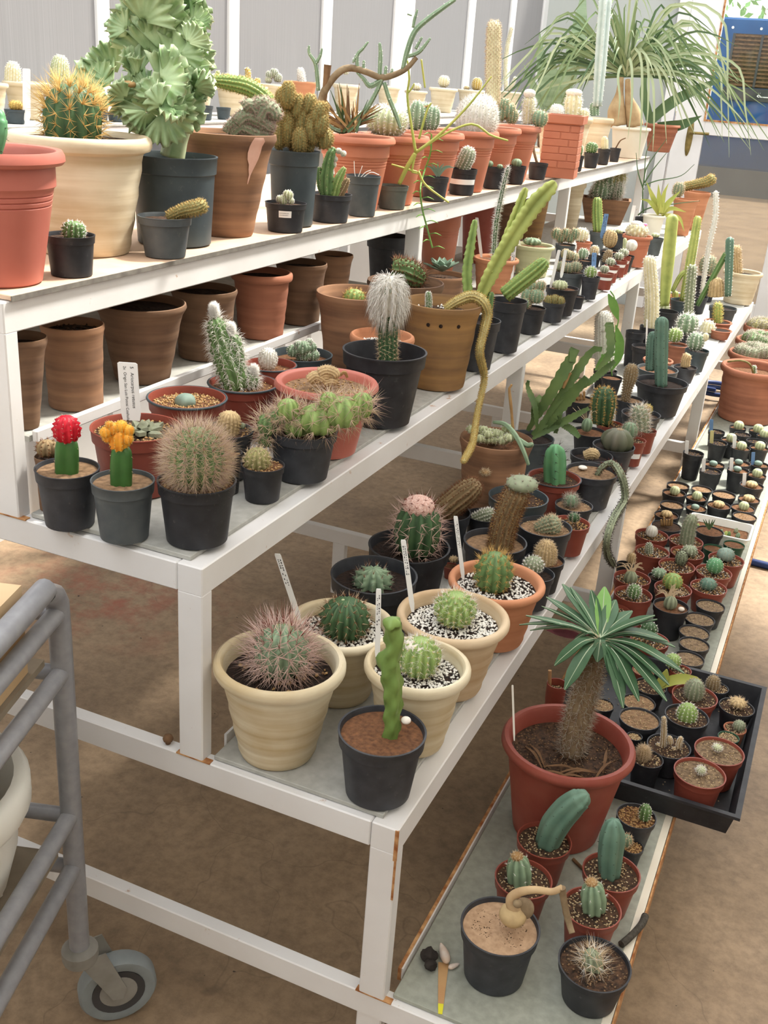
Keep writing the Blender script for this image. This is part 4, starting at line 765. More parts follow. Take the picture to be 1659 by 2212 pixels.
# ================================================================ third shelf (tier 3)
c = P('black pot with a crimson moon cactus grafted on a green stem', 145,1010,138,3,'black',b=1124,tp=.76,soil='soiltan',sd=.07)
column(c,[(146,1030),(146,990),(146,940)],[54,56,52],'g_graft',3,.42,('sp_tan',2,5,.8),'graft_stem',12,spacing=.02); ball(c,144,928,60,62,'red',11,.24,('sp_pink',3,5,1.),name='red_scion',tub=.12,ntub=6)
c = P('black pot with an orange-yellow moon cactus grafted on a green stem', 265,1036,137,3,'grey',b=1149,tp=.76,soil='soiltan',sd=.07)
column(c,[(263,1052),(263,1010),(264,958)],[50,52,48],'g_graft',3,.4,('sp_tan',2,6,.8),'graft_stem',12,spacing=.02)
ball(c,258,950,46,56,'yellow',9,.22,('sp_yel',3,5,1.),name='yellow_scion',tub=.15,ntub=5)
for du,dv,w in ((228,934,24),(232,945,22),(244,926,26),(262,922,28),(278,930,24),(276,948,24),(236,918,16)): ball(c,du,dv,w,w,'yellow',8,.2,('sp_yel',3,4,1.),name='yellow_pup',rings=9,dd=random.uniform(-.01,.004))
c = P('black pot with a dense tan-haired barrel cactus and a paper sticker', 425,1036,171,3,'black2',b=1182,tp=.78,soil='soilbr',sd=.08)
ball(c,425,992,124,138,'g_mid',18,.12,[('sp_tan',13,44,.75,{'r':.5}),('sp_pink',10,38,.8,{'r':.5}),('sp_brown',3,34,.4,{'top':.3,'up':.4,'r':.4})],spacing=.0065); cap(c,427,944,40,28,'g_pale','crown',('sp_white',5,12,.6)); pebbles(c,160,.0025,'grit',.5); sticker(c,.5,.68,.15,.95,'tag',marks=True)
c = P('red-brown plastic pot with a grey star-shaped rock cactus and a tall written tag', 295,922,197,3,'red',k=.72,tp=.78,soil='soil',sd=.10)
for i in range(14):
    a=i*2.4; r=(.004+.0014*i)*1.0; p=loc(c,310,925)+np.array([0,0,-.006]); tip=p+np.array([math.cos(a)*r*1.9,math.sin(a)*r*1.9,.016-.0009*i]); blade('tubercle',[p+np.array([math.cos(a)*r*.4,math.sin(a)*r*.4,0]),(p+tip)/2+np.array([0,0,.002]),tip],[.010,.017,.001],'g_ario',c.root,c,.003,-.25,n=7)
pebbles(c,260,.0026,'grit',.4); stake(c,(275,783),(284,908),42,dd=-.012,text=[('5   Ariocarpus retusus',.24,.06,.12),('2x  Origin San Luis Potosi Coahuila',.20,.06,-.22)])
c = P('black-rimmed red pot of gravel with a single blue-green button cactus', 404,857,168,3,'red',k=.62,tp=.8,soil='soilbr',sd=.12); ball(c,401,867,48,34,'g_lop',5,.12,None,rings=12); pebbles(c,420,.0024,'grit'); pebbles(c,60,.0022,'gritmix')
def dark_rim(c): tube('dark_rim',[(c.R*1.005*math.cos(a),c.R*1.005*math.sin(a),c.h*.985) for a in np.linspace(0,6.283,33)],c.R*.035,'slate',c.pot,8,64)
dark_rim(c)
c = P('black-rimmed red pot with white-haired fingers of an old man cactus clump', 525,826,149,3,'red',k=.75,tp=.78,soil='soilbr',sd=.12); dark_rim(c); pebbles(c,120,.0024,'grit')
HS=[('sp_white',6,20,1.,{'r':.4,'droop':.6}),('sp_grey',3,9,1.1)]
column(c,[(512,838),(500,800),(484,760),(472,720),(462,686)],[60,64,56,46,38],'g_mid',10,.16,HS,n=22,spacing=.007,tub=.1,ntub=14); column(c,[(512,800),(510,770),(504,722)],[34,36,26],'g_mid',9,.16,HS,n=14,spacing=.007); column(c,[(470,760),(455,752)],[18,18],'g_mid',8,.16,HS,n=8,dds=[.02,.02]); ball(c,543,822,32,36,'g_mid',9,.18,HS)
for q in ((462,672),(498,714),(548,804)): cap(c,q[0],q[1],9,22,'wool','wool_tuft',('sp_white',8,12,.6,{'up':.8}))
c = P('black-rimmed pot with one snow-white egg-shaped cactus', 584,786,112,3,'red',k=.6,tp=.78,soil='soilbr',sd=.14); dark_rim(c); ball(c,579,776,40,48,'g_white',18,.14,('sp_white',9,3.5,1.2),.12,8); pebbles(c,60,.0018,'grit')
c = P('black bowl with a cluster of small knobbly green offsets', 652,764,133,3,'slate',k=.5,tp=.8,soil='soilbr',sd=.16)
for u,v,w in ((634,758,28),(655,752,32),(672,750,24),(645,745,18),(668,738,14),(660,768,24),(678,768,24),(650,772,20)): ball(c,u,v,w,w*.95,'g_sage',11,.2,('sp_white',8,3,1.2),.25,6,rings=11,dd=random.uniform(-.012,.012),sink=False)
c = P('wide salmon planter bowl on the third shelf with a tan brain-like crested cactus', 706,822,227,3,'pink',b=999,tp=.62,soil='soiltan',sd=.12)
BR=[('sp_tan',7,4,1.1,{'r':.4})]
for pts,w in (([(668,822),(682,812),(696,818),(704,828)],24),([(690,806),(705,800),(722,806),(726,818)],24),([(700,826),(716,822),(730,826)],22),([(684,822),(700,812),(716,814)],22)): column(c,pts,w,'g_tan',11,.1,BR,'crest_fold',14,spacing=.005,dds=[-.004]*len(pts))
blade('dry_pod',[loc(c,734,812),loc(c,744,806),loc(c,750,816)],[.002,.008,.002],'dry',c.root,c,.002,.5,n=8); pebbles(c,140,.0026,'grit')
c = P('black pot overflowing with a sprawling bright green cactus of long pale spines', 655,926,152,3,'black',b=1066,tp=.74,soil='soil',sd=.06)
LS=[('sp_tan',7,40,.85,{'r':.7}),('sp_pink',4,46,.8,{'r':.6})]
for u,v,w,h_,l in ((690,906,92,66,0),(742,890,82,66,0),(782,876,48,56,0),(710,870,40,46,0),(622,886,48,50,0),(640,920,60,50,0)): ball(c,u,v,w,h_,'g_light',9,.2,LS,rings=12,dd=-.025+random.uniform(-.01,.01),spacing=.013,name='cactus_lobe')
for u,v,w,h_ in ((578,918,46,50),(572,950,32,34),(600,902,36,36)): ball(c,u,v,w,h_,'g_mid',9,.2,LS,rings=12,spacing=.011,name='cactus_lobe',dd=-.02)
c = P('little black pot with a bronze netted ball cactus, beside the sprawling spiny one', 568,1003,95,3,'black2',b=1091,tp=.78,soil='soilbr',sd=.07); ball(c,556,996,58,58,'g_olive',14,.14,[('sp_tan',8,10,1.1)],.12,7); pebbles(c,90,.0022,'grit')
c = P('black pot with a layered tan dome cactus behind the tan-haired barrel', 489,928,118,3,'black',k=.72,tp=.76,soil='soil',sd=.08); column(c,[(494,938),(495,912),(497,888)],[42,52,46],'g_tan',16,.12,('sp_tan',8,3,1.1),tub=.14,ntub=7,blunt=.7); ball(c,524,920,13,14,'g_grey',8,.1,None); pebbles(c,60,.002,'grit')
c = P('little black pot of gravel tight behind the tan-haired barrel', 492,976,64,3,'black2',k=.8,tp=.76,soil='soilbr',sd=.1,cat='plant pot',name='plant_pot'); pebbles(c,70,.002,'grit')
c = P('big black pot with a white-bearded old man cactus column', 833,756,214,3,'black2',b=953,tp=.7,soil='soilbr',sd=.3)
column(c,[(838,782),(838,720),(840,660),(840,606)],[40,42,44,52],'g_dark',13,.16,[('sp_tan',6,12,1.)],n=26,spacing=.008)
ball(c,840,646,56,96,'g_white',14,.1,[('sp_white',10,40,.3,{'r':.5,'droop':2.0,'up':-.75}),('sp_white',4,14,.9,{'r':.45,'droop':1.2})],name='white_beard',spacing=.006)
box('pot_foot',-.02,-c.R*.66,.0,.02,-c.R*.5,.008,'black2',c.pot,.002)
c = P('terracotta bowl with white grit right behind the bearded cactus', 826,722,164,3,'terra',k=.55,tp=.66,soil='soil',sd=.16,cat='plant pot',name='plant_pot'); pebbles(c,260,.0028,'perlite',.5)
c = P('wide weathered brown clay pot with a little golden-spined cactus inside', 770,630,206,3,'clay',k=.78,tp=.66,soil='soil',sd=.2); ball(c,765,642,46,34,'g_light',11,.2,('sp_gold',8,9,1.)); pebbles(c,60,.003,'perlite',.6)
c = P('ochre-stained clay pot with a golden rat-tail cactus trailing over the shelf edge', 957,651,172,3,'olive',b=848,tp=.72,soil='soil',sd=.14)
RT_=[('sp_gold',5,5,1.),('sp_yel',4,5,1.)]
column(c,[(962,668),(990,650),(1020,640),(1042,650,.326),(1052,680,.335),(1044,720,.337),(1036,760,.337),(1044,800,.337),(1046,822,.340),(1038,860,.345),(1030,900,.355),(1024,940,.368),(1018,965,.376),(1000,998,.385)],[16,22,23,20,16,15,14,11,10,10,11,11,12,9],'g_snake',10,.15,RT_,'trailing_stem',56,spacing=.005)
column(c,[(926,664),(926,645),(925,630)],[13,13,11],'g_mid',9,.12,('sp_white',7,4,1.)); pebbles(c,30,.004,'perlite',.5)
for i in range(3): V,F=lathe([(0,0),(.004,0),(.004,.001),(.0022,.0016),(0,.0008)],10); a=math.atan2(-c.aw[1],-c.aw[0])+(-.35,.0,.5)[i]; rr=c.R*.905; mesh('punched_hole',[(rr*math.cos(a)-y_*math.sin(a)+z_*math.cos(a),rr*math.sin(a)+y_*math.cos(a)+z_*math.sin(a),c.h*.80+x_) for x_,y_,z_ in V],F,'soildk',c.pot)
c = P('dark wide pot with a spiny sprawling green cactus lying in it', 876,606,168,3,'claydk',k=.55,tp=.78,soil='soil',sd=.12)
column(c,[(846,584),(878,590),(918,608)],[52,58,44],'g_mid',13,.2,[('sp_brown',8,14,1.,{'r':.7}),('sp_dark',2,22,.7)],n=16,spacing=.008,tub=.12,ntub=8)
c = P('clay pot with a grey-blue agave rosette below a trailing stem', 954,592,112,3,'clay',k=.75,tp=.72,soil='soil',sd=.12,cat='potted plant')
for i in range(13):
    a=i*2.4; r=.038+.0016*i; el=.95-.055*i; p=loc(c,955,586); d_=np.array([math.cos(a)*math.cos(el),math.sin(a)*math.cos(el),math.sin(el)]); blade('agave_leaf',[p,p+d_*r*.5,p+d_*r+np.array([0,0,.004])],[.010,.026,.022,.001],'agave',c.root,c,.0014,.35,n=9)
# tall green stems
c = P('black pot with two tall yellow-green winged stems leaning right', 1036,690,94,3,'black',b=816,tp=.72,soil='soildk',sd=.1)
column(c,[(1052,690),(1056,655),(1062,630)],[18,20,14],'g_mid',4,.35,('sp_gold',3,6,1.))
column(c,[(1032,650),(1060,590),(1100,520),(1150,445),(1180,412),(1200,392)],[26,36,38,40,42,30],'g_yel',3,.62,('sp_tan',2,4,.8),'winged_stem',60,spacing=.02,tub=.09,ntub=18)
column(c,[(1066,590),(1100,500),(1126,430),(1136,405)],[22,26,24,16],'g_yel',3,.62,('sp_tan',2,4,.8),'winged_stem',44,spacing=.02,tub=.09,ntub=12)
column(c,[(1012,650),(1008,590),(1016,530),(1026,474)],[22,24,22,14],'g_light',3,.62,('sp_tan',2,5,.8),'winged_stem',44,spacing=.016,tub=.10,ntub=12)
column(c,[(1066,560),(1072,480),(1088,400),(1098,360)],[6,8,8,5],'leafdk',5,.2,('sp_white',2,10,.9),'thin_stem',18,dds=[.03]*4)
c = P('tall black ribbed pot behind the winged stems', 1100,648,80,3,'black',b=766,tp=.72,soil='soilbr',sd=.12); column(c,[(1090,638),(1130,606),(1158,584),(1182,562)],[34,36,36,30],'g_light',9,.3,('sp_yel',4,5,1.),'leaning_stem',18,spacing=.01)
c = P('black pot with a cluster of small round brown-green cacti', 1150,664,60,3,'black2',b=724,tp=.76,soil='soil',sd=.08)
for u,v,w in ((1142,640,34),(1160,640,30),(1150,622,26),(1168,618,20),(1136,655,22)): ball(c,u,v,w,w,'g_sage',10,.2,('sp_tan',6,5,1.),rings=10,dd=random.uniform(-.015,.01))
c = P('small black pot with a low brownish branching cactus', 1197,652,50,3,'black',b=698,tp=.8,soil='soil',sd=.08)
for u,v in ((1185,650),(1198,648),(1210,652)): ball(c,u,v,18,22,'g_olive',9,.2,('sp_olive',6,4,1.),rings=9)
c = P('black pot with a flat pale green succulent rosette and two leaning white tags', 1215,621,72,3,'black2',b=688,tp=.74,soil='soilbr',sd=.1); ball(c,1210,616,34,20,'g_pale',9,.3,('sp_white',4,3,1.)); stake(c,(1208,540),(1189,622),7,dd=.02); stake(c,(1222,540),(1212,600),7,dd=.03)
c = P('black pot standing right behind the pale rosette pot', 1248,640,32,3,'black',k=1.2,soil='soil',sd=.1); ball(c,1244,628,12,10,'g_pale',8,.1,None)
c = P('small black pot with a spiky yellow-green cactus', 1277,597,40,3,'black',b=646,tp=.76,soil='soil',sd=.1); ball(c,1276,588,26,24,'g_light',9,.25,('sp_white',6,6,1.))
c = P('grey-black bowl pot with woolly grey rosettes', 1230,586,70,3,'grey',k=.72,tp=.78,soil='soil',sd=.08)
for u in (1212,1228,1244): ball(c,u,576+random.uniform(-4,4),26,22,'g_grey',9,.25,('sp_tan',6,4,1.),rings=9)
REDS=[(1309,590,38,632),(1322,574,34,612),(1340,562,32,600),(1350,554,28,592)]
for i,(u,v,W,b_) in enumerate(REDS):
    c = P('little red pot with a white paper band in the row by the shelf edge',u,v,W,3,'red',b=b_,tp=.72,soil='soilbr',sd=.1,group='red pots with paper bands'); sticker(c,.62,.8,-.9,.9,'tag'); ball(c,u-3,v-8,18+i,16,'g_grey',9,.1,('sp_white',5,3,1.))
c = P('dark pot with a furry grey finger cactus behind the banded red pots', 1316,566,34,3,'black2',k=1.,soil='soil',sd=.1); column(c,[(1308,576),(1312,556),(1318,540)],[18,20,16],'g_brown',12,.1,('sp_grey',8,3,1.))
c = P('orange plastic pot with a white domed cactus and a pink flower', 1378,508,66,3,'orange',k=1.05,tp=.72,soil='soilbr',sd=.06); ball(c,1376,500,46,36,'g_cream',16,.1,('sp_white',9,4,1.),.15,8); cap(c,1376,484,26,14,'wool','woolly_cap'); cap(c,1394,486,9,7,'pinkflower','flower'); stake(c,(1370,444),(1362,482),8,'tag',.03,marks=False)
c = P('grey pot next to the pink-flowered cactus', 1417,514,34,3,'grey',k=1.1,soil='soil',sd=.1); ball(c,1416,508,18,10,'g_pale',7,.2,None)
c = P('white pot with a yellow-green bromeliad', 1413,464,50,3,'white',k=.95,tp=.7,soil='soil',sd=.1,cat='potted plant')
for pts,w in (([(1428,460),(1424,430),(1422,398)],11),([(1426,460),(1410,425),(1396,392)],11),([(1426,462),(1446,436),(1470,412)],12),([(1430,462),(1450,450),(1482,458)],9),([(1424,462),(1404,436),(1384,430)],9),([(1428,460),(1434,420),(1444,396)],10),([(1430,464),(1466,470),(1478,500)],8)): blade('leaf',[loc(c,*p_,random.uniform(-.02,.02)) for p_ in pts],[w*c.px,w*c.px,.001],'leafyel',c.root,c,.001,.3,side=-c.aw,n=10)
c = P('tall orange clay pot at the far end with a furry cactus lying over its rim', 1507,414,58,3,'orangeclay',k=1.45,tp=.62,soil='soilbr',sd=.06); column(c,[(1478,404),(1505,398),(1528,392),(1545,382)],[18,18,20,22],'g_olive',12,.1,('sp_gold',7,4,1.))
c = P('second orange clay pot nested against the tall one', 1482,430,54,3,'orangeclay',k=1.4,tp=.62,soil='soilbr',sd=.06); ball(c,1466,410,24,30,'g_grey',10,.2,('sp_tan',6,5,1.))
for lab,u,v,W,k,st,fn in (
 ('terracotta clay pot with two white tags standing at its sides',1072,556,100,.72,'terra',lambda c:(stake(c,(1030,470),(1040,556),7,dd=.0),stake(c,(1112,520),(1104,604),9,dd=-.03))),
 ('pale green glazed clay pot with a dull rosette',1154,528,90,.7,'pale',lambda c:(ball(c,1150,522,40,16,'g_sage',9,.3,('sp_tan',3,4,1.)),stake(c,(1120,516),(1126,566),6,dd=-.02))),
 ('smaller pale green clay pot in front of the other pale one',1146,552,44,.8,'pale',lambda c:ball(c,1140,546,20,12,'g_pale',9,.2,None)),
 ('black pot with a yellow-striped green column cactus',1293,500,38,1.,'grey',lambda c:column(c,[(1292,500),(1290,460),(1290,426)],[22,23,20],'g_light',8,.3,('sp_yel',4,3,1.))),
 ('small orange plastic pot with a white-crowned ball cactus',1262,522,36,.95,'orange',lambda c:ball(c,1256,508,30,30,'g_cream',12,.15,('sp_white',7,4,1.))),
 ('black pot with many tan offsets near the shelf leg',1222,528,44,.9,'grey',lambda c:[ball(c,1202+i*10,505+(i%2)*8,20,22,'g_sage',9,.25,('sp_tan',6,5,1.),rings=9) for i in range(5)]),
 ('black pot with a tan woolly clump behind the white tags',1226,560,40,.9,'black',lambda c:[ball(c,1222+i*9,548+i*4,18,18,'g_grey',9,.2,('sp_tan',6,4,1.),rings=9) for i in range(3)]),
 ('dark pot with a jagged green cactus and pale blue tag',1264,562,36,.9,'black2',lambda c:(ball(c,1260,548,22,22,'g_sage',8,.3,('sp_white',4,4,1.)),stake(c,(1284,546),(1282,584),10,'tagblue',-.03))),
 ('small dark pot with a pink-grey egg cactus',1284,552,30,.9,'black2',lambda c:ball(c,1284,542,20,22,'g_tan',12,.1,('sp_white',6,3,1.))),
 ('black pot with a brown striped barrel cactus and blue tag',1318,542,46,.8,'black2',lambda c:(ball(c,1318,516,32,38,'g_tan',10,.3,('sp_dark',4,3,1.)),stake(c,(1310,462),(1300,515),10,'tagblue',.02))),
 ('black pot with a chalky grey pear-shaped cactus',1352,552,38,.9,'black2',lambda c:(ball(c,1364,530,26,24,'g_white',8,.1,None),column(c,[(1349,548),(1350,535),(1350,514)],[16,10,8],'g_pale',6,.1,None))),
 ('black tub at the back with a white-topped ball',1336,502,44,.8,'black2',lambda c:ball(c,1338,500,16,10,'g_pale',8,.1,None)),
 ): c = P(lab,u,v,W,3,st,k=k,soil='soilbr',sd=.1,tp=.72); fn(c)
# brown trough with cacti
tr = empty('cactus_trough', np.array([.0,3.4,ZT[3]+.0005]), 'long brown clay trough holding several spiny grey-green cacti', 'potted cactus')
c = Ctx(); c.root=tr; c.o=np.array([.17,3.25,ZT[3]+.0005]); 
p = at_z(1306,486,ZT[3]); p = p+np.array([-.03,.09,0]); c.o = np.array([p[0],p[1],ZT[3]+.0005]); tr.location=c.o; c.d=depth(c.o); c.px=c.d/F_; aw=np.array([c.o[0]-CAMP[0],c.o[1]-CAMP[1],0]); c.aw=aw/np.linalg.norm(aw); c.h=.115; c.zs=.1; c.R=.1
xv=np.cross([0,0,1.],c.aw)*-1; yv=c.aw; Vt=[]
for z_,a_,b_ in ((0,.085,.055),(.112,.115,.075),(.115,.12,.08),(.115,.108,.068),(.095,.10,.062)):
    for sx,sy in ((-1,-1),(1,-1),(1,1),(-1,1)): Vt.append(xv*sx*a_+yv*sy*b_+np.array([0,0,z_]))
Ft=[(3,2,1,0)]+[(4*i+j,4*i+(j+1)%4,4*i+4+(j+1)%4,4*i+4+j) for i in range(4) for j in range(4)]
mesh('trough',Vt,Ft,'clay',tr,smooth=False); mesh('soil',[Vt[16+i] for i in range(4)],[(0,1,2,3)],'soilbr',tr,smooth=False)
for u,v,w,h_,m_ in ((1298,412,36,44,'g_sage'),(1318,400,34,60,'g_sage'),(1286,420,24,30,'g_grey'),(1336,412,20,40,'g_sage'),(1332,386,40,44,'g_olive')): ball(c,u,v,w,h_,m_,11,.25,('sp_white',6,9,1.),rings=12,dd=random.uniform(-.02,.03))
# ================================================================ lowest shelf (tier 1)
c = P('black pot of pale sand with a swollen caudex and a bent bare stem', 1081,1999,173,1,'black',b=2153,tp=.76,soil='sand',sd=.08,mound=.01,cat='potted plant')
cap(c,1108,1976,60,46,'g_tan','caudex'); cap(c,1132,1962,44,42,'bark','caudex',dd=.01); cap(c,1118,1952,20,16,'bark','caudex',dd=-.01); scatter('pebbles',[(random.uniform(-.8,.8)*c.ri*.9,random.uniform(-.8,.8)*c.ri*.6,c.zs+.0006) for _ in range(220)],.0008,'soil',c.soil)
tube('bare_stem',[loc(c,1112,1965),loc(c,1104,1944),loc(c,1120,1928),loc(c,1155,1922),loc(c,1192,1926),loc(c,1214,1918)],[.010,.008,.0065,.0055,.005,.005],'trunkpale',c.root,10,24); tube('bare_stem',[loc(c,1214,1918),loc(c,1219,1950),loc(c,1228,1990),loc(c,1236,2016,-.01)],[.0055,.005,.005,.0045],'bark',c.root,10,14)
c = P('black pot at the shelf corner with a straggly pale-spined cactus', 1285,2081,158,1,'black2',b=2212,tp=.74,soil='soil',sd=.10); column(c,[(1282,2108),(1280,2080),(1274,2052)],[44,46,34],'g_grey',9,.2,[('sp_tan',8,46,1.,{'r':.6}),('sp_white',4,40,1.)],spacing=.011); pebbles(c,120,.0018,'soiltan')
RED1=[('red pot with a cut-topped pale green cactus chunk, behind the sand pot',1131,1897,125,'chunk',(1121,1884)),('red pot with a thick blue-green column leaning right',1176,1814,119,'lean',0),('red pot with an upright blue-green paddle-like column',1321,1883,125,'up',0),('red pot with a squat pale green ribbed cactus by the rope',1279,1960,127,'chunk',(1282,1940))]
for lab,u,v,W,kd,q in RED1:
    c = P(lab,u,v,W,1,'red',k=.84,tp=.72,soil='soil',sd=.09); pebbles(c,170,.0016,'gritmix')
    if kd=='chunk':
        column(c,[(q[0],q[1]+26),(q[0],q[1]),(q[0]-2,q[1]-34)],[52,58,40],'g_sage',8,.28,('sp_white',3,10,.9),spacing=.02,blunt=.5); cap(c,q[0]-4,q[1]-34,26,14,'dry','dry_top',('sp_tan',5,7,1.))
    elif kd=='lean': column(c,[(1180,1826),(1200,1780),(1236,1738),(1270,1715)],[52,62,60,44],'g_cereus',6,.2,('sp_dark',2,4,1.),spacing=.02)
    else: column(c,[(1316,1892),(1318,1850),(1324,1800),(1326,1770)],[46,54,56,40],'g_cereus',6,.22,('sp_dark',2,4,1.),spacing=.02)
c = P('small black pot of gravel with a stubby green cactus next to the black tray',1375,1762,86,1,'black',k=.85,soil='soilbr',sd=.1); pebbles(c,260,.0022,'grit'); column(c,[(1392,1768),(1394,1752),(1396,1738)],[24,28,22],'g_mid',8,.2,('sp_white',4,5,1.))
c = P('small black pot of pebbles half hidden by the upright blue-green column',1366,1828,50,1,'black2',k=.95,soil='soilbr',sd=.1); pebbles(c,120,.002,'grit'); ball(c,1352,1816,26,30,'g_sage',8,.2,('sp_tan',6,8,1.))
c = P('large red-brown plastic pot with a spiny-trunked palm-like plant and leaf rosette', 1229,1598,289,1,'redbig',b=1816,tp=.66,soil='soil',sd=.16,cat='potted plant')
column(c,[(1234,1628),(1244,1570),(1266,1490),(1292,1400)],[48,54,50,36],'bark',12,.1,[('sp_grey',6,22,.9,{'r':.6}),('sp_brown',4,18,.9)],'trunk',24,spacing=.009,tip=.6)
p0 = loc(c,1297,1378)
LV=[((1122,1350),10),((1145,1362),8),((1136,1330),12),((1180,1290),15),((1215,1262),18),((1232,1268),10),((1170,1310),8),((1277,1275),14),((1306,1268),20),((1330,1296),20),((1366,1320),20),((1415,1330),18),((1420,1338),10),((1442,1386),18),((1458,1398),16),((1478,1455),18),((1445,1480),16),((1440,1515),18),((1380,1515),18),((1350,1500),14),((1346,1530),16),((1328,1476),18),((1290,1430),16),((1220,1490),20),((1198,1438),20),((1235,1388),12)]
for i,((u,v),w) in enumerate(LV):
    lift = .02 if v < 1340 else -.005; dd=.10 if v<1330 else (.02 if v<1400 else -.08); e=loc(c,u,v,dd*abs(v-1378)/130); mid=(p0+e)/2+np.array([0,0,.018 if v>1340 else .006]); ww=w*1.7*c.px
    blade('leaf',[p0,mid*.8+p0*.2,mid*.45+e*.55,e],[ww*.25,ww*.7,ww,ww*.9,ww*.12],'leafy' if i in(8,) else 'leaf',c.root,c,.0006,.18,rib=.0011,side=[0,0,1.] if abs(u-1297)>30 else -c.aw,n=12)
spines([(p0+np.array([0,0,-.004]),np.array([math.cos(a),math.sin(a),.3])) for a in np.linspace(0,6.2,24)],4,46*c.px,'sp_tan',c.root,.5,.0006)
for i in range(9):
    a=random.uniform(3.6,6.4); r=c.ri*random.uniform(.5,.85); q=np.array([math.cos(a)*r*.9,math.sin(a)*r,c.zs+.003]); t=np.array([math.cos(a+1.6),math.sin(a+1.6),.02])*.035; blade('fallen_leaf',[q-t,q+np.array([0,0,.008]),q+t],[.002,.006,.001],'drybr',c.root,c,.0005,.6,n=8)
stake(c,(1107,1480),(1111,1600),4,'sp_white',-.08,marks=False,name='white_stick'); pebbles(c,420,.0018,'soiltan')
# black tray, reaching out over the outer edge
ZR=.270; q=[at_z(1585,1768,ZR),at_z(1655,1490,ZR),at_z(1490,1441,ZR),at_z(1334,1676,ZR),at_z(1146,1512,ZR)]
tx1=(q[0][0]+q[1][0])/2; ty0=(q[0][1]+q[3][1])/2; ty1=(q[1][1]+q[2][1])/2; tx0=max(.645,q[4][0])
tray=empty('seedling_tray',((tx0+tx1)/2,(ty0+ty1)/2,ZT[1]+.0005),'black plastic seedling tray of small pots sticking out past the lowest shelf','tray')
hx_,hy_=(tx1-tx0)/2,(ty1-ty0)/2; V=[]
for z_,k_ in ((0,-.012),(ZR-ZT[1]-.006,-.003),(ZR-ZT[1]-.006,.006),(ZR-ZT[1],.006),(ZR-ZT[1],-.004),(.004,-.015)):
    for sx,sy in ((-1,-1),(1,-1),(1,1),(-1,1)): V.append((sx*(hx_+k_),sy*(hy_+k_),z_))
F=[(3,2,1,0),(20,21,22,23)]+[(4*i+j,4*i+(j+1)%4,4*i+4+(j+1)%4,4*i+4+j) for i in range(5) for j in range(4)]
mesh('tray_shell',V,F,'black2',tray,smooth=False)
tray_c=(float(tray.location[0]),float(tray.location[1]),hx_,hy_)
TZ=ZT[1]+.0050
TR=[('red pot in the black tray with a grey furry cone cactus',1501,1503,97,'red','ball',(1500,1492,42,54,'g_grey',('sp_grey',9,5,1.))),
('black pot in the tray with a fuzzy lime ball cactus',1484,1546,94,'black','ball',(1484,1544,44,54,'g_light',('sp_white',8,5,1.))),
('black pot in the tray corner with a tan dried tuft',1592,1527,75,'black2','ball',(1594,1518,36,18,'g_tan',('sp_tan',7,8,1.))),
('black pot at the back of the tray with a grey-brown egg cactus',1549,1485,50,'black','ball',(1540,1478,30,40,'g_brown',('sp_grey',7,4,1.))),
('tiny terracotta pot in the tray with a grey thumb cactus',1588,1572,49,'clayred','ball',(1597,1568,26,24,'g_grey',('sp_grey',6,3,1.))),
('red pot in the tray with one pale star seedling, beside the tiny terracotta pot',1554,1622,106,'red','ball',(1550,1615,20,12,'g_pale',('sp_white',4,6,1.))),
('red pot at the near corner of the tray with a small pale seedling',1512,1669,111,'red','ball',(1514,1664,20,16,'g_pale',('sp_white',4,7,1.))),
('black pot in the tray with withered tan finger stems',1445,1611,94,'black','dry',0),
('black pot in the tray with a dry yellowish tuft of spines',1398,1638,70,'black2','ball',(1390,1628,24,34,'g_tan',('sp_tan',7,12,1.))),
('black pot of bare gravelly soil in the middle of the tray',1382,1552,88,'black','',0),
('black pot of bare soil half under the palm leaves',1380,1517,72,'black2','',0),
('small black pot of bare soil against the big red-brown pot',1371,1590,34,'black2','',0),
('black pot of soil in the tray behind the spiny trunk',1300,1522,54,'black2','',0),
('red pot with a wooden stick at the left end of the tray',1202,1476,44,'red','stick',0),
('red pot in the tray with a bright green lumpy cactus',1470,1447,48,'red','ball',(1454,1428,34,32,'g_light',('sp_white',4,4,1.))),
('black pot in the tray with broad yellow-green leaves',1405,1482,70,'black2','leaf',0),
('red pot of soil under the leaf rosette in the tray',1390,1448,48,'red','',0),('small green plastic pot of soil in the tray behind the star seedling',1574,1592,46,'green','',0)]
for lab,u,v,W,st,kd,a in TR:
    c = P(lab,u,v,W,TZ,st,k=.78,tp=.74,soil='soilgrey' if 'seedling' in lab else 'soiltan' if not kd else 'soil',sd=.08,cat='potted cactus' if kd not in('','stick','leaf') else ('plant pot' if kd!='leaf' else 'potted plant'),name='plant_pot' if kd in('','stick') else None)
    pebbles(c,90,.0016,'gritmix')
    if kd=='ball': ball(c,*a[:4],a[4],13,.12,a[5])
    elif kd=='dry':
        for pts in ([(1432,1612),(1434,1580),(1434,1548)],[(1448,1606),(1446,1590)],[(1466,1616),(1468,1602),(1472,1592)],[(1426,1614),(1418,1606)],[(1452,1622),(1462,1616)]): column(c,pts,[12,12,9],'g_tan',7,.15,('sp_white',4,3,1.),n=10)
    elif kd=='stick': tube('wooden_stick',[loc(c,1186,1510),loc(c,1188,1448)],.0035,'wood',c.root)
    elif kd=='leaf':
        for pts,w in (([(1420,1490),(1450,1470),(1500,1466),(1514,1470)],22),([(1420,1488),(1436,1460),(1440,1446)],20),([(1416,1488),(1396,1455),(1380,1452)],14)): blade('leaf',[loc(c,*p_) for p_ in pts],[.004,w*c.px,w*c.px,.003],'leafyel',c.root,c,.0008,.3,side=-c.aw+np.array([0,0,.6]),n=10)
gp=[]
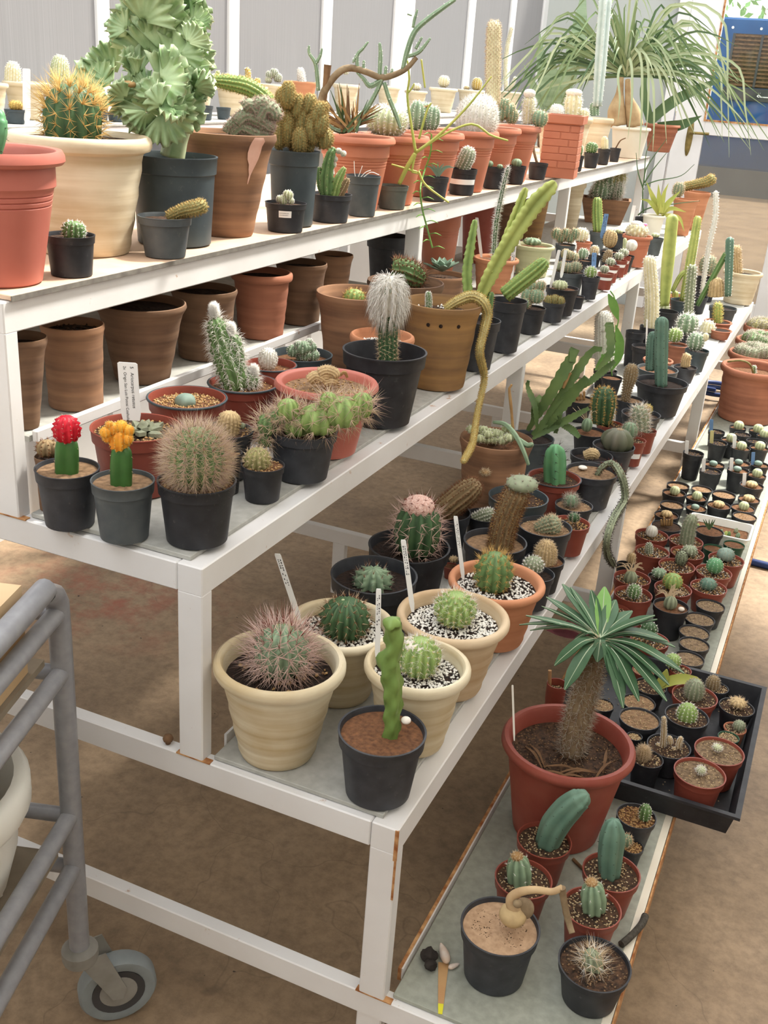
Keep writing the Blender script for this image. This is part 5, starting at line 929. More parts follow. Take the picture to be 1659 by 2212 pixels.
while len(gp)<130:
    x_,y_=random.uniform(-.95,.95)*tray_c[2],random.uniform(-.95,.95)*tray_c[3]
    if abs(x_)<tray_c[2]-.02 and abs(y_)<tray_c[3]-.02 and all(math.hypot(tray_c[0]+x_-k_.o[0],tray_c[1]+y_-k_.o[1])>k_.R*.8+.004 for _,k_ in POTS if abs(k_.o[2]-TZ)<.002): gp.append((x_,y_,.0052))
scatter('spilled_grit',gp,.0016,'gritmix',tray)
# purple leaves plant between tray and leg
c = P('small dark pot with drooping purple-red leaves under the leaf rosette',1290,1372,52,1,'black2',k=.7,soil='soil',sd=.1,cat='potted plant')
for pts,w in (([(1250,1440),(1230,1405),(1190,1388)],18),([(1250,1440),(1220,1410),(1175,1398)],16),([(1260,1438),(1310,1380),(1380,1350)],16),([(1262,1400),(1290,1420),(1310,1450)],22),([(1270,1372),(1240,1340),(1220,1345)],12)): blade('leaf',[np.maximum(loc(c,*p_),[-9,-9,.03]) for p_ in pts],[.004,w*c.px,w*c.px,.002],'leafred',c.root,c,.0008,.3,side=-c.aw+np.array([0,0,.5]),n=9)
for u,v,W in ((1535,1308,62),(1512,1337,64),(1500,1365,66),(1500,1391,66),(1488,1422,67)):
    c = P('small black pot of bare soil in the line along the outer rail',u,v,W,1,'black2',k=.75,tp=.74,soil='soilgrey',sd=.08,cat='plant pot',group='bare black pots along the outer rail',name='plant_pot'); pebbles(c,70,.0012,'gritmix')
R1=[('red gravel pot with a smooth white-grey dome cactus',1408,1155,71,(1408,1148,26,26,'g_white',None)),('red gravel pot with a tall olive column leaning right',1482,1168,73,('c',[(1482,1178),(1488,1140),(1498,1112)],[32,30,26],'g_grey',('sp_grey',8,5,1.))),
('red gravel pot with a small upright thumb cactus',1409,1190,74,('c',[(1402,1196),(1402,1184),(1402,1172)],[16,17,13],'g_grey',('sp_white',5,3,1.))),('red gravel pot with a flat grey knobbly cactus',1485,1194,72,(1490,1190,34,22,'g_grey',('sp_white',6,3,1.))),
('red gravel pot with a dark furry ball cactus',1462,1222,78,(1472,1206,26,34,'g_grey',('sp_dark',7,4,1.))),('red gravel pot with a powder-blue star cactus near the outer rail',1569,1208,76,(1568,1198,38,28,'g_lop',('sp_grey',3,4,1.))),
('red gravel pot with a vivid green lumpy cactus',1542,1235,77,(1544,1222,36,34,'g_jade',('sp_white',3,3,1.))),('red pot with curling papery spines beside the steel leg',1366,1248,79,'paper'),
('red gravel pot with a yellow-green mossy ball cactus',1454,1271,80,(1453,1256,42,36,'g_light',('sp_gold',9,4,1.))),('red gravel pot with a dark blue-green flat cactus',1531,1268,78,(1530,1262,36,26,'g_cereus',('sp_grey',4,5,1.))),
('red gravel pot with a round green cactus in grit, nearest the rosette',1368,1283,82,(1370,1278,30,32,'g_mid',('sp_white',6,5,1.))),('red pot of pebbles peeping over the rosette leaves',1330,1318,64,None),('red pot with a dark green ball cactus behind the rosette leaves',1404,1382,83,(1402,1360,36,34,'g_dark',('sp_white',5,4,1.)))]
def paper(c,u,v):
    ball(c,u,v+10,30,32,'g_grey',7,.25,None)
    for i in range(13):
        a=random.uniform(-1.5,1.5); b_=loc(c,u+random.uniform(-8,8),v); e=loc(c,u+34*math.sin(a),v-26*math.cos(a)+random.uniform(-8,8)); blade('papery_spine',[b_,(b_+e)/2+np.array([0,0,.012]),e],[.0028,.0028,.001],'sp_tan',c.root,c,.0002,.1,side=-c.aw,n=8)
for lab,u,v,W,a in R1:
    c = P(lab,u,v,W,1,'red',k=.85,tp=.72,soil='soil',sd=.1); pebbles(c,150,.0022,'grit'); pebbles(c,50,.0018,'perlite')
    if a=='paper': paper(c,1362,1238)
    elif a and a[0]=='c': column(c,a[1],a[2],a[3],12,.1,a[4])
    elif a: ball(c,*a[:4],a[4],11,.15,a[5])
c = P('black pot with bleached papery spines and a pale stone',1450,1308,77,1,'black2',k=.85,tp=.74,soil='soilbr',sd=.1); paper(c,1448,1292); cap(c,1472,1316,14,9,'pebble','pale_stone')
c = P('black pot with a white-flecked green clump among the red pots',1425,1246,50,1,'black2',k=.85,soil='soil',sd=.1); ball(c,1424,1238,32,20,'g_sage',9,.2,('sp_white',6,4,1.))
c = P('dark pot with a netted tan ball beside the papery-spined red pot',1348,1218,34,1,'black2',k=.9,soil='soil',sd=.1); ball(c,1364,1206,18,24,'g_tan',9,.2,('sp_tan',5,4,1.),dd=.01)
c = P('dark round pot of dry stubble next to the white tray',1440,1136,64,1,'black2',k=.55,tp=.8,soil='soil',sd=.06); [column(c,[(1430+i*5,1136),(1428+i*6,1122-random.random()*8)],5,'dry',5,.1,None,'dry_stub',6) for i in range(5)]
c = P('black pot with a little dark green rosette, standing in front of the white tray',1533,1147,60,1,'black2',k=.85,soil='soilbr',sd=.06); [blade('leaf',[loc(c,1532,1144),loc(c,1532+8*math.sin(a),1132),loc(c,1532+14*math.sin(a),1122)],[.004,.005,.001],'leafdk',c.root,c,.0008,.3,side=-c.aw,n=6) for a in (-1.2,-.6,0,.6,1.2)]
# white tray
ZW=.253; q=[at_z(1496,1106,ZW),at_z(1628,1140,ZW),at_z(1612,1168,ZW)]
wt=empty('white_plastic_tray',(0,0,0),'white rectangular plastic tray with soil and tiny succulents','tray'); y1_=max(q[0][1],q[1][1]); y0_=q[2][1]; x0_=q[0][0]; x1_=q[1][0]; y0_=min(y0_,y1_-.1)
wt.location=((x0_+x1_)/2,(y0_+y1_)/2,ZT[1]+.0005); hx_,hy_=(x1_-x0_)/2,(y1_-y0_)/2; V=[]; HT=ZW-ZT[1]
def rrect(hx,hy,r,z): return [(sx*(hx-r)+r*math.cos(a),sy*(hy-r)+r*math.sin(a),z) for sx,sy,a0 in ((1,1,0),(-1,1,1.571),(-1,-1,3.142),(1,-1,4.712)) for a in (a0,a0+.524,a0+1.047,a0+1.571)]
for z_,k_ in ((0,-.010),(HT*.9,-.004),(HT*.92,.001),(HT,.001),(HT,-.005),(.008,-.012)): V+=rrect(hx_+k_,hy_+k_,.014,z_)
F=[tuple(range(16))[::-1]]+[(16*i+j,16*i+(j+1)%16,16*i+16+(j+1)%16,16*i+16+j) for i in range(5) for j in range(16)]
mesh('tray_shell',V,F,'basin',wt,sharp=.6); mesh('soil',rrect(hx_-.011,hy_-.011,.012,.014),[tuple(range(16))],'soilbr',wt)
for i in range(9): x_=random.uniform(-.8,.7)*hx_; y_=random.uniform(-.4,.5)*hy_; cc=Ctx(); cc.root=wt; cc.px=.0008; o,ar=body('succulent',smooth_path([(x_,y_,.012),(x_,y_,.02),(x_+.002,y_,.03)],8),np.array([.003,.006,.007,.007,.006,.005,.003,.0008]),('g_sage','g_grey','g_mid','g_yel')[i%4],wt,6,.3)
# seedling pots in black pots, rows
SD=[(1452,1090,51,0),(1504,1097,52,2),(1553,1091,51,3),(1605,1097,51,1),(1609,1115,51,0),(1456,1064,50,1),(1504,1075,52,1),(1564,1068,51,0),(1618,1078,47,3),(1464,1048,49,0),(1516,1056,45,0),(1624,1048,51,3),
 (1498,978,45,0),(1535,1017,47,0),(1543,1003,45,2),(1595,1015,47,2),(1598,1000,46,2),(1600,967,42,1),(1640,967,40,1),(1551,956,42,0),(1578,950,40,1),(1634,953,42,0),(1548,932,36,0),(1594,923,36,1),(1636,930,36,1),(1604,938,36,0),(1650,941,30,1),(1640,1003,42,2),(1634,1026,42,1),(1440,1112,52,3)]
SL={0:('tiny black pot of bare soil in the block of seedling pots','plant pot','plant_pot'),1:('tiny black pot with one round pale green seedling cactus','potted cactus','potted_cactus'),2:('tiny black pot with a split chalky living-stone seedling','potted plant','potted_plant'),3:('tiny black pot with a flat tan seedling cactus','potted cactus','potted_cactus')}
TAGS={(1498,978):'white',(1535,1017):'leaning white',(1551,956):'yellowish',(1548,932):'pale blue',(1600,967):'white',(1595,1015):'white',(1624,1048):'white',(1640,1003):'sky blue'}
for u,v,W,kd in SD:
    l_,ct,nm=SL[kd]; tg=TAGS.get((u,v)); l_=l_ if not tg else ('tiny black seedling pot with a '+tg+' tag and '+{0:'bare soil',1:'a round pale cactus',2:'a chalky living stone',3:'a flat tan cactus'}[kd])
    c = P(l_,u,v,W,1,'black2',k=.95 if v<1040 else .8,tp=.74,soil='soilbr' if kd!=0 else ('soiltan' if v>1040 else 'soildk'),sd=.1,cat=ct,name=nm,group='tiny black seedling pots on the lowest shelf'); pebbles(c,40,.0016,'grit')
    if kd==1: ball(c,u+2,v-4,22,20,'g_pale',10,.08,None)
    if kd==2: ball(c,u-2,v-2,18,12,'g_lop',2,.15,None)
    if kd==3: ball(c,u,v-2,26,14,'g_tan',9,.12,None)
    if tg:
        mt={(1548,932):'tagblue',(1551,956):'tagyel',(1640,1003):'tagblue',(1624,1048):'tag'}.get((u,v),'tag'); stake(c,(u-W*.30,v-26),(u-W*.34,v+4),8,mt,-.0,marks=False)
for u,v,W in ((1586,1176,46),(1542,1184,46)):
    c = P('small dark green plastic pot of soil between red pots and white tray',u,v,W,1,'green',k=.7,tp=.8,soil='soilbr',sd=.1,cat='plant pot',group='green pots by the white tray',name='plant_pot')
# big clay pots at the far end of the lowest shelf
for lab,u,v,W,k,st,cu in (('large terracotta clay pot at the far end with a creeping stem',1632,792,144,.8,'clayred',0),('terracotta clay bowl with a mat of dark grey cactus, behind the large pot',1634,762,120,.6,'clayorange2',1),('terracotta bowl with a mossy green cushion cactus',1641,734,106,.6,'clayred',2),('far terracotta bowl with an olive cushion cactus',1644,704,78,.6,'clayred',3)):
    c = P(lab,u,v,W,1,st,k=k,tp=.8,soil='soilbr',sd=.16,seg=56)
    if cu==0: tube('creeping_stem',[(-c.R*.8,-.02,c.h*1.03),(-c.R*.4,-.05,c.h*1.12),(-.02,-.03,c.h*1.05),(.0,.0,c.zs)],.004,'g_olive',c.root); column(c,[(1629,806),(1629,790)],[9,9],'g_mid',7,.1,('sp_white',4,3,1.))
    else:
        m_=('','g_grey','g_mid','g_olive')[cu]
        for i in range(26): r_=c.ri*.74*math.sqrt(random.random()); a_=i*2.4; ball(c,0,0,26,30,m_,9,.15,('sp_grey',6,6,1.),rings=8,at=(r_*math.cos(a_),r_*math.sin(a_),c.zs+.016+.03*(1-(r_/c.ri)**2)))
# loose things on the lowest shelf
def loose(name,label,cat,u,v,z=ZT[1]): p=at_z(u,v,z); e=empty(name,(p[0],p[1],z+.0005),label,cat); c=Ctx(); c.o=np.array([p[0],p[1],z+.0005]); c.root=e; c.d=depth(p); c.px=c.d/F_; return c
def blob(c,name,mat,sx,sy,sz,rot=0,n=14,noise=.12,point=0.):
    V=[];F=[];m_=10
    for i in range(m_):
        t=math.pi*i/(m_-1)
        for j in range(n):
            a=6.283*j/n; r=math.sin(t)*(1+random.uniform(-noise,noise)); x=r*math.cos(a)*sx*(1-point*(.5-.5*math.cos(t*1))); x=math.cos(t)*sx; y=r*math.cos(a)*sy*(1-point*(math.cos(t)+1)/2*.8); z_=r*math.sin(a)*sz*(1-point*(math.cos(t)+1)/2*.8)
            V.append((x*math.cos(rot)-y*math.sin(rot),x*math.sin(rot)+y*math.cos(rot),z_+sz*.97))
    for i in range(m_-1):
        for j in range(n): F.append((i*n+j,(i+1)*n+j,(i+1)*n+(j+1)%n,i*n+(j+1)%n))
    return mesh(name,V,F,mat,c.root)
c=loose('sea_shell','grey-white cone shell lying on a dark lump at the corner','shell',958,2068); blob(c,'shell_body','shell',.020,.010,.009,2.2,noise=.02,point=.7)
c=loose('sea_shell','tiny white cone shell lying beside the tan marker','shell',980,2092); blob(c,'shell_body','shell',.010,.0055,.005,.9,noise=.02,point=.7)
c=loose('soil_clod','dark crumbly lump of soil lying next to the shell','stone',926,2076); blob(c,'clod','stone',.014,.012,.009,.4,noise=.3).location.z=.0025; blob(c,'clod','stone',.010,.009,.007,1.,noise=.3).location=(.008,-.014,.0025)
c=loose('plant_marker','tan plastic plant marker with a yellow tip lying flat','plant marker',956,2130); a_,b_=at_z(958,2080,ZT[1]+.001)-c.o,at_z(951,2190,ZT[1]+.001)-c.o
blade('marker_blade',[a_,(a_+b_)/2,b_*.82+a_*.18],[.016,.012,.008],'tagtan',c.root,c,.0006,0,n=6); blade('marker_tip',[b_*.815+a_*.185,b_],[.008,.006],'lemon',c.root,c,.0007,0,n=4)
c=loose('twig','thin brown twig lying across the lowest shelf between red pots','twig',1245,1866); tube('twig_stem',[at_z(1238,1856,.2205)-c.o,at_z(1250,1868,.2205)-c.o,at_z(1264,1882,.2205)-c.o],.003,'drybr',c.root)
c=loose('rope_end','frayed grey rope end lying on the shelf edge by the corner pot','rope',1372,2010); tube('rope_strand',[at_z(1342,2040,.2235)-c.o,at_z(1360,2025,.2235)-c.o,at_z(1385,1998,.2235)-c.o,at_z(1394,1978,.2235)-c.o],.006,'rope',c.root,8,16)
p=at_z(1548,850,.012); hc=tube('garden_hose_coil',[(p[0]+.10*math.cos(a),p[1]+.10*math.sin(a),.0125+.024*a/6.283) for a in np.linspace(0,11,30)],.0115,'hose',None,8,90); tag(hc,'coiled blue hose lying on the floor under the second shelf','hose')
p=at_z(1640,1217,.012); hs=tube('garden_hose',[(p[0]-.06,p[1]+.0,.0125),(p[0]+.1,p[1]-.01,.0125),(p[0]+.5,p[1]-.05,.0125),(p[0]+1.2,p[1]+.1,.0125)],.012,'hose',None,10,24); tag(hs,'blue garden hose running across the floor past the lowest shelf','hose')
# ================================================================ top shelf (tier 4)
c = P('salmon grooved planter with a green cactus at the end of the top shelf', -24,318,316,4,'pink',b=622,tp=.60,soil='soil',sd=.1)
column(c,[(-22,330),(-14,290),(-8,232)],[56,64,50],'g_jade',5,.35,('sp_dark',3,14,.8),spacing=.03)
c = P('large cream clay pot with a golden-spined barrel cactus', 172,288,308,4,'creamlt',b=571,tp=.64,soil='soil',sd=.05)
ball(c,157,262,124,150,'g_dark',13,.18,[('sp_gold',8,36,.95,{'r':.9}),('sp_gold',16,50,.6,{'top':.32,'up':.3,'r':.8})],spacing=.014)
c = P('tall slate plastic pot with a big ruffled crested euphorbia', 375,334,190,4,'slate',b=546,tp=.84,soil='soil',sd=.08,cat='potted plant')
column(c,[(372,340),(380,300),(384,265)],[60,56,70],'crest',4,.2,None,'trunk',12,tip=0)
def crest(c,u,v,size,ang,spread=1.1,ruf=.22,waves=5,tilt=0.,dd=0.):
    """thick fan sheet, wavy at its outer edge"""
    o=loc(c,u,v,dd); x=np.array([RT[0],RT[1],0]); x/=np.linalg.norm(x); z=np.array([0,0,1.]); y=c.aw; s=size*c.px; V=[];A=[];F=[];na,nr=34,9
    dx=x*math.cos(ang)+z*math.sin(ang)*1.0; ux=np.cross(y,dx); ps=random.uniform(-1.0,1.0); ux,y=ux*math.cos(ps)+y*math.sin(ps),y*math.cos(ps)-ux*math.sin(ps); ph=random.random()*6
    for side in (1,-1):
        for i in range(nr):
            r=i/(nr-1)
            for j in range(na):
                t=(j/(na-1)*2-1); a=t*spread; wv=math.sin(t*waves*3.14+ph)*ruf*.75*r**3.6+math.sin(t*2.6+ph*2)*ruf*.9*r**1.4; rr=s*(.12+.88*r)*(1+.06*math.sin(t*waves*6.28+ph)*r+.05*math.sin(t*waves*2.1+ph*3))
                p=o+dx*rr*math.cos(a)+ux*rr*math.sin(a)+y*(s*wv+tilt*rr)+y*side*s*(.05*(1-r)+.028)
                V.append(p); A.append(r**3*(.35+.65*(.5+.5*math.sin(t*waves*3.14+ph))))
    n1=nr*na
    for i in range(nr-1):
        for j in range(na-1):
            k=i*na+j; F.append((k,k+1,k+na+1,k+na)); F.append((n1+k,n1+k+na,n1+k+na+1,n1+k+1))
    for j in range(na-1): k=(nr-1)*na+j; F.append((k,k+1,n1+k+1,n1+k)); F.append((j+1,j,n1+j,n1+j+1))
    for i in range(nr-1): a=i*na; b_=a+na; F.append((a,b_,n1+b_,n1+a)); a+=na-1; b_+=na-1; F.append((b_,a,n1+a,n1+b_))
    return mesh('crest_fan',V,F,'crest',c.root,sharp=None,attr=A)
for a in ((230,190,90,2.6,1.0,.03),(250,165,80,2.1,.9,.02),(240,215,60,3.0,.9,.0),(320,120,84,1.8,1.1,.03),(345,100,100,1.3,1.1,.02),(330,60,88,1.57,1.2,.0),(280,75,56,2.4,1.1,.02),(385,60,80,.9,1.0,.02),(400,130,70,.2,1.1,.0),(395,90,60,.5,1.,-.02),(370,150,80,.9,1.2,-.03),(350,190,80,.6,1.3,-.04),(400,190,64,-.1,1.2,-.03),(320,200,60,2.2,1.2,-.03),(290,215,56,2.8,1.1,-.02),(350,240,74,-.9,1.3,-.05),(320,240,62,-2.2,1.2,-.04),(385,235,62,-.5,1.2,-.04),(355,215,56,1.8,1.2,-.06),(300,160,60,2.0,1.,.0),(375,20,70,1.4,1.1,.01),(415,60,50,.6,1.,.0),(380,270,54,1.4,1.,-.02)):
    for q_ in range(2): crest(c,a[0]+q_*random.uniform(-22,22),a[1]+q_*random.uniform(-18,18),a[2]*(.92-.22*q_),a[3]+q_*random.uniform(-.7,.7),a[4]*1.1,.34,random.choice((6,7,8,9)),random.uniform(-.45,.45),a[5]-.03*q_+(.13 if a[0]<=250 else 0))
for pts in ([(340,285),(370,250),(375,200)],[(380,290),(365,230),(350,170),(352,110)],[(365,240),(300,220),(250,200)],[(352,170),(372,110),(390,60)]): column(c,pts,[36,32,22],'crest',4,.2,None,'crest_branch',12,tip=.6)
cap(c,278,182,30,14,'dry','dry_patch',dd=-.05)
c = P('tall brown clay pot splashed with pink paint, holding a woolly brain-like cactus', 491,284,214,4,'clay',b=522,tp=.54,soil='soil',sd=.05)
BRW=[('sp_pink',9,9,1.1,{'r':.4}),('sp_grey',4,7,1.1)]
for pts,w in (([(500,292),(520,276),(552,288),(584,292)],30),([(512,268),(532,252),(560,262),(590,282)],32),([(528,236),(540,228),(550,240),(546,252)],30),([(560,262),(572,236),(590,240),(594,262)],34),([(548,232),(566,222),(584,228)],26),([(492,288),(500,272),(514,262)],24),([(560,278),(576,270),(594,278)],28)): column(c,pts,w,'g_grey',12,.03,BRW,'crest_fold',16,spacing=.005,dds=[-.02]*len(pts))
column(c,[(582,222),(560,202),(530,186),(490,178),(452,174)],[32,36,36,30,18],'g_light',11,.18,[('sp_yel',6,6,1.)],'leaning_stem',24,spacing=.006,dds=[.02]*5)
f0=math.atan2(-c.aw[1],-c.aw[0]); V=[]; F=[]
for i,(z_,a_,w_) in enumerate(((.985,.66,.12),(.95,.66,.17),(.90,.65,.16),(.84,.63,.17),(.78,.61,.15),(.73,.60,.10),(.68,.58,.06),(.63,.57,.025),(.58,.55,.02),(.54,.54,.006))):
    for s_ in (-1,-.3,.3,1): r_=c.R*max(.54+.41*z_/.93,(1.0 if z_>.93 else .955 if z_>.9 else 0))*1.012+.0006; aa=f0+a_+s_*w_*random.uniform(.85,1.1); V.append((r_*math.cos(aa),r_*math.sin(aa),c.h*z_))
for i in range(9):
    for j in range(3): F.append((4*i+j,4*i+4+j,4*i+5+j,4*i+1+j))
mesh('paint_splash',V,F,'splash',c.pot)
c = P('slate pot overflowing with golden-brown furry finger cacti', 636,324,112,4,'slate',k=1.5,tp=.8,soil='soil',sd=.08)
GF=[('sp_olive',10,8,1.,{'r':.45})]
for u,v,w,h_,lx in ((608,222,24,50,0),(622,205,26,44,0),(618,258,24,50,-.1),(640,232,26,46,.1),(662,226,26,36,.4),(682,246,26,40,.4),(690,268,28,40,.2),(674,280,28,50,0),(652,268,26,60,0),(634,288,26,60,.1),(622,280,22,60,0),(700,300,36,36,0),(648,304,26,44,0),(666,308,24,36,0),(604,292,22,50,0),(694,240,20,30,.3),(640,256,22,40,0)): ball(c,u,v,w*1.08,h_*1.15,'g_olive',12,.05,[('sp_olive',14,7,1.,{'r':.5}),('sp_gold',5,7,1.,{'r':.45})],name='furry_finger',rings=12,dd=-.01+random.uniform(-.02,.02),spacing=.0052,lean=(lx*.6,lx*.2))
# orange planters
OR=[(770,292,172,462),(850,290,160,447),(930,284,150,432),(1010,280,140,418),(1062,274,132,406),(1107,270,128,396)]
LO=['orange grooved planter with a dry aloe tuft and a long snaking grey-green branch','orange grooved planter with a flat white-haired mound cactus','orange grooved planter with clumped grey-green pads','orange grooved planter with a white furry globe and tall hairy column','orange grooved planter with a small brownish globe cluster','orange grooved planter with a woolly white column, last of its row']
OC=[]
for (u,v,W,b_),l in zip(OR,LO): OC.append(P(l,u,v,W,4,'orange',b=b_,tp=.62,soil='soil',sd=.08))
c=OC[0]
for i in range(46): a=random.uniform(-1.25,1.25); l=random.uniform(45,105); b_=loc(c,755+random.uniform(-16,16),285,random.uniform(-.03,.04)); e=loc(c,755+l*math.sin(a),280-l*math.cos(a),random.uniform(-.05,.06)); blade('leaf',[b_,(b_+e)/2+np.array([0,0,.004]),e],[.006,.005,.001],('dry','leafdk','drybr','dry')[i%4],c.root,c,.0008,.3,side=-c.aw,n=7)
SB=('sp_white',2,4,1.)
tube('woody_branch',[loc(c,690,236),loc(c,702,195),loc(c,730,158),loc(c,756,147),loc(c,790,155),loc(c,822,167),loc(c,850,162),loc(c,878,148),loc(c,900,124)],[.009,.009,.008,.008,.007,.007,.007,.006,.005],'bark',c.root,9,36)
tube('woody_stub',[loc(c,698,232),loc(c,704,180),loc(c,708,140)],[.007,.007,.009],'drybr',c.root,8)
for pts,w in (([(702,255),(716,275),(740,284),(764,272),(790,238),(812,200),(826,168)],[7,10,11,11,11,10,10]),([(688,196),(682,140),(668,115),(668,98)],[9,9,8,5]),([(682,140),(692,120),(696,104)],[7,7,4]),([(772,152),(772,120),(784,105),(796,90)],[8,8,7,4]),([(772,118),(762,136)],[7,5]),([(785,150),(786,130)],[7,5]),([(820,165),(822,120),(820,92)],[9,10,6]),([(832,165),(834,142)],[8,6]),([(845,162),(848,148)],[7,5]),([(870,150),(880,110),(895,70),(920,45),(960,15),(985,-2)],[9,12,12,11,10,8]),([(880,122),(905,112),(930,82)],[8,9,5]),([(898,106),(912,80)],[7,5]),([(826,172),(800,186),(785,170),(770,156)],[10,12,9,5]),([(830,178),(840,210),(856,250),(866,280)],[9,10,10,6]),([(892,60),(896,40),(902,20)],[6,7,4]),([(880,30),(890,34)],[4,3])): column(c,pts,w,'g_sage',5,.25,SB,'green_stem',max(12,len(pts)*4),spacing=.02)
c=OC[1]; ball(c,836,262,88,64,'g_pale',20,.08,[('sp_white',9,9,1.),('sp_dark',1,5,.6)],spacing=.007); column(c,[(838,262),(845,240),(850,232)],[10,12,8],'g_sage',6,.2,None,'pup')
c=OC[2]
for u,v,w,h_ in ((900,250,34,60),(920,252,34,56),(936,256,30,48),(886,256,26,44)): ball(c,u,v,w,h_,'g_sage',8,.22,('sp_white',4,6,1.),rings=12,dd=random.uniform(-.02,.02))
for i in range(26): a=i*.24; cap(c,908+17*math.cos(a),228+3*math.sin(a),4,4,'dry','dry_bud',dd=.0) if i<9 else None
c=OC[3]; ball(c,1030,256,86,92,'g_white',20,.08,[('sp_white',11,11,1.,{'r':.45}),('sp_grey',2,5,.8)],spacing=.007); column(c,[(1064,226),(1065,160),(1066,90),(1068,44)],[28,30,30,26],'g_cream',20,.08,[('sp_tan',8,7,1.,{'r':.4}),('sp_dark',1,3,.8)],'hairy_column',26,spacing=.010,dds=[.05]*4)
c=OC[4]
for u,v,w in ((1082,246,28),(1098,240,30),(1090,228,26),(1106,252,26)): ball(c,u,v,w,w*1.1,'g_sage',11,.2,('sp_tan',7,5,1.),rings=11)
c=OC[5]; column(c,[(1140,268),(1142,235),(1144,208)],[20,24,24],'g_cream',10,.12,[('sp_white',8,9,1.)]); cap(c,1144,202,26,18,'wool','woolly_cap'); ball(c,1166,256,34,34,'g_sage',10,.2,('sp_tan',6,5,1.),dd=-.02)
# brick-pattern square planter
p=at_z(1205,386,ZT[4]); 
sq=empty('square_brick_planter',(p[0]-.02,p[1]+.075,ZT[4]+.0005),'square orange planter moulded like brickwork, empty behind small black pots','planter',rz=math.radians(8))
hS,hT_=.062,.205
box('planter_core',-hS+.002,-hS+.002,0,hS-.002,hS-.002,hT_-.03,'orange',sq,0)
for f in range(4):
    for r_ in range(6):
        for k_ in range(2):
            z0=.034+r_*.0235; off=(r_%2)*.03; a0=-hS+.001+k_*hS+(off if k_ else 0); a1=a0+hS-.004+(off if not k_ else -off); rot=Matrix.Rotation(f*math.pi/2,3,'Z'); V,F_2=boxvf(a0,-hS-.0005,z0,a1,-hS+.004,z0+.0215,.001); mesh('brick',[rot@Vector(v_) for v_ in V],F_2,'orange',sq,smooth=False)
V=[]
for z_,k_ in ((hT_-.03,.0),(hT_-.026,.008),(hT_,.009),(hT_,-.004),(hT_-.04,-.008)):
    for sx,sy in ((-1,-1),(1,-1),(1,1),(-1,1)): V.append((sx*(hS+k_),sy*(hS+k_),z_))
mesh('rim',V,[(4*i+j,4*i+(j+1)%4,4*i+4+(j+1)%4,4*i+4+j) for i in range(4) for j in range(4)],'orange',sq,smooth=False); mesh('soil',[(sx*(hS-.006),sy*(hS-.006),hT_-.028) for sx,sy in ((-1,-1),(1,-1),(1,1),(-1,1))],[(0,1,2,3)],'soil',sq,smooth=False)
# small pots along the front edge of the top shelf
def fr(lab,u,v,W,b_,st,**k): return P(lab,u,v,W,4,st,b=b_,tp=k.pop('tp',.74),soil=k.pop('soil','soil'),sd=k.pop('sd',.10),**k)
c=fr('small black pot with a green netted ball, in front of the large cream pot',151,506,107,604,'black2',tp=.82); ball(c,159,500,50,44,'g_mid',13,.18,('sp_white',5,8,1.),.15,6)
c=fr('small grey pot with a furry finger cactus poking out sideways',355,466,117,567,'grey',tp=.74); column(c,[(364,470),(395,456),(428,448),(446,440)],[22,26,30,28],'g_olive',13,.1,[('sp_olive',9,7,1.),('sp_gold',3,7,1.)],spacing=.005,dds=[0,-.01,-.02,-.02])
c=fr('small black pot with a torn white sticker and a tiny pale cluster',618,437,91,521,'black2',tp=.82)
for u,v,w in ((612,432,20),(622,422,22),(604,430,14),(628,434,14)): ball(c,u,v,w,w,'g_pale',9,.2,('sp_white',6,3,1.),rings=10)
sticker(c,.55,.78,-.35,.3,'tag',marks=True,tp=.82)
c=fr('small black pot with a gnarled crested green and brown cactus',715,418,93,496,'black',tp=.82)
for i,(pts,w) in enumerate((([(705,425),(705,385),(712,340),(722,318)],[30,34,26,16]),([(720,425),(728,395),(740,370),(746,362)],[26,24,20,12]),([(732,425),(745,400),(752,385)],[18,18,12]),([(700,425),(692,395),(690,360)],[16,18,12]))): column(c,pts,w,('g_mid','g_light','g_brown','g_mid')[i],6,.4,('sp_tan',3,3,1.),'crest_fold',14,tub=.15,ntub=8)
for i in range(12): cap(c,722+random.uniform(-12,22),326+i*6,10,10,'g_pale','knob',('sp_white',4,3,1.))
c=fr('mid-grey pot with a few white wisps',786,379,76,489,'grey',tp=.76,cat='plant pot',name='plant_pot'); [tube('dry_wisp',[loc(c,768+i*6,382),loc(c,766+i*12,372),loc(c,765+i*18,348+i*10)],.0008,'sp_white',c.root,5) for i in range(4)]
c=fr('little dusty grey pot with a forked yellow-green pencil plant',849,400,69,461,'dust',tp=.8,cat='potted plant')
for pts,w in (([(862,398),(880,360),(898,330)],[9,10,10]),([(898,330),(890,280),(880,210),(884,170),(880,130)],[7,6,5,5,4]),([(898,330),(950,290),(1010,230),(1062,165)],[7,6,5,3]),([(898,330),(960,290),(1020,268),(1060,292),(1098,304)],[6,5,5,5,4]),([(905,300),(922,240),(932,222)],[5,5,4]),([(900,322),(890,370),(902,372),(845,355)],[5,5,5,4]),([(904,370),(920,400),(970,438)],[5,5,4]),([(882,200),(890,190),(895,180)],[4,4,3]),([(910,128),(918,190)],[4,4])): column(c,pts,w,'leafyel',6,.05,None,'pencil_stem',16)
c=fr('black pot with a small agave and a leafy trailing stem hanging below the shelf',941,382,60,445,'black',tp=.8,cat='potted plant')
for a in (-.9,-.4,0,.35,.8,1.2): blade('agave_leaf',[loc(c,946,380),loc(c,946+18*math.sin(a),362),loc(c,946+38*math.sin(a),350+10*abs(a))],[.008,.007,.001],'agave',c.root,c,.001,.3,side=-c.aw,n=8)
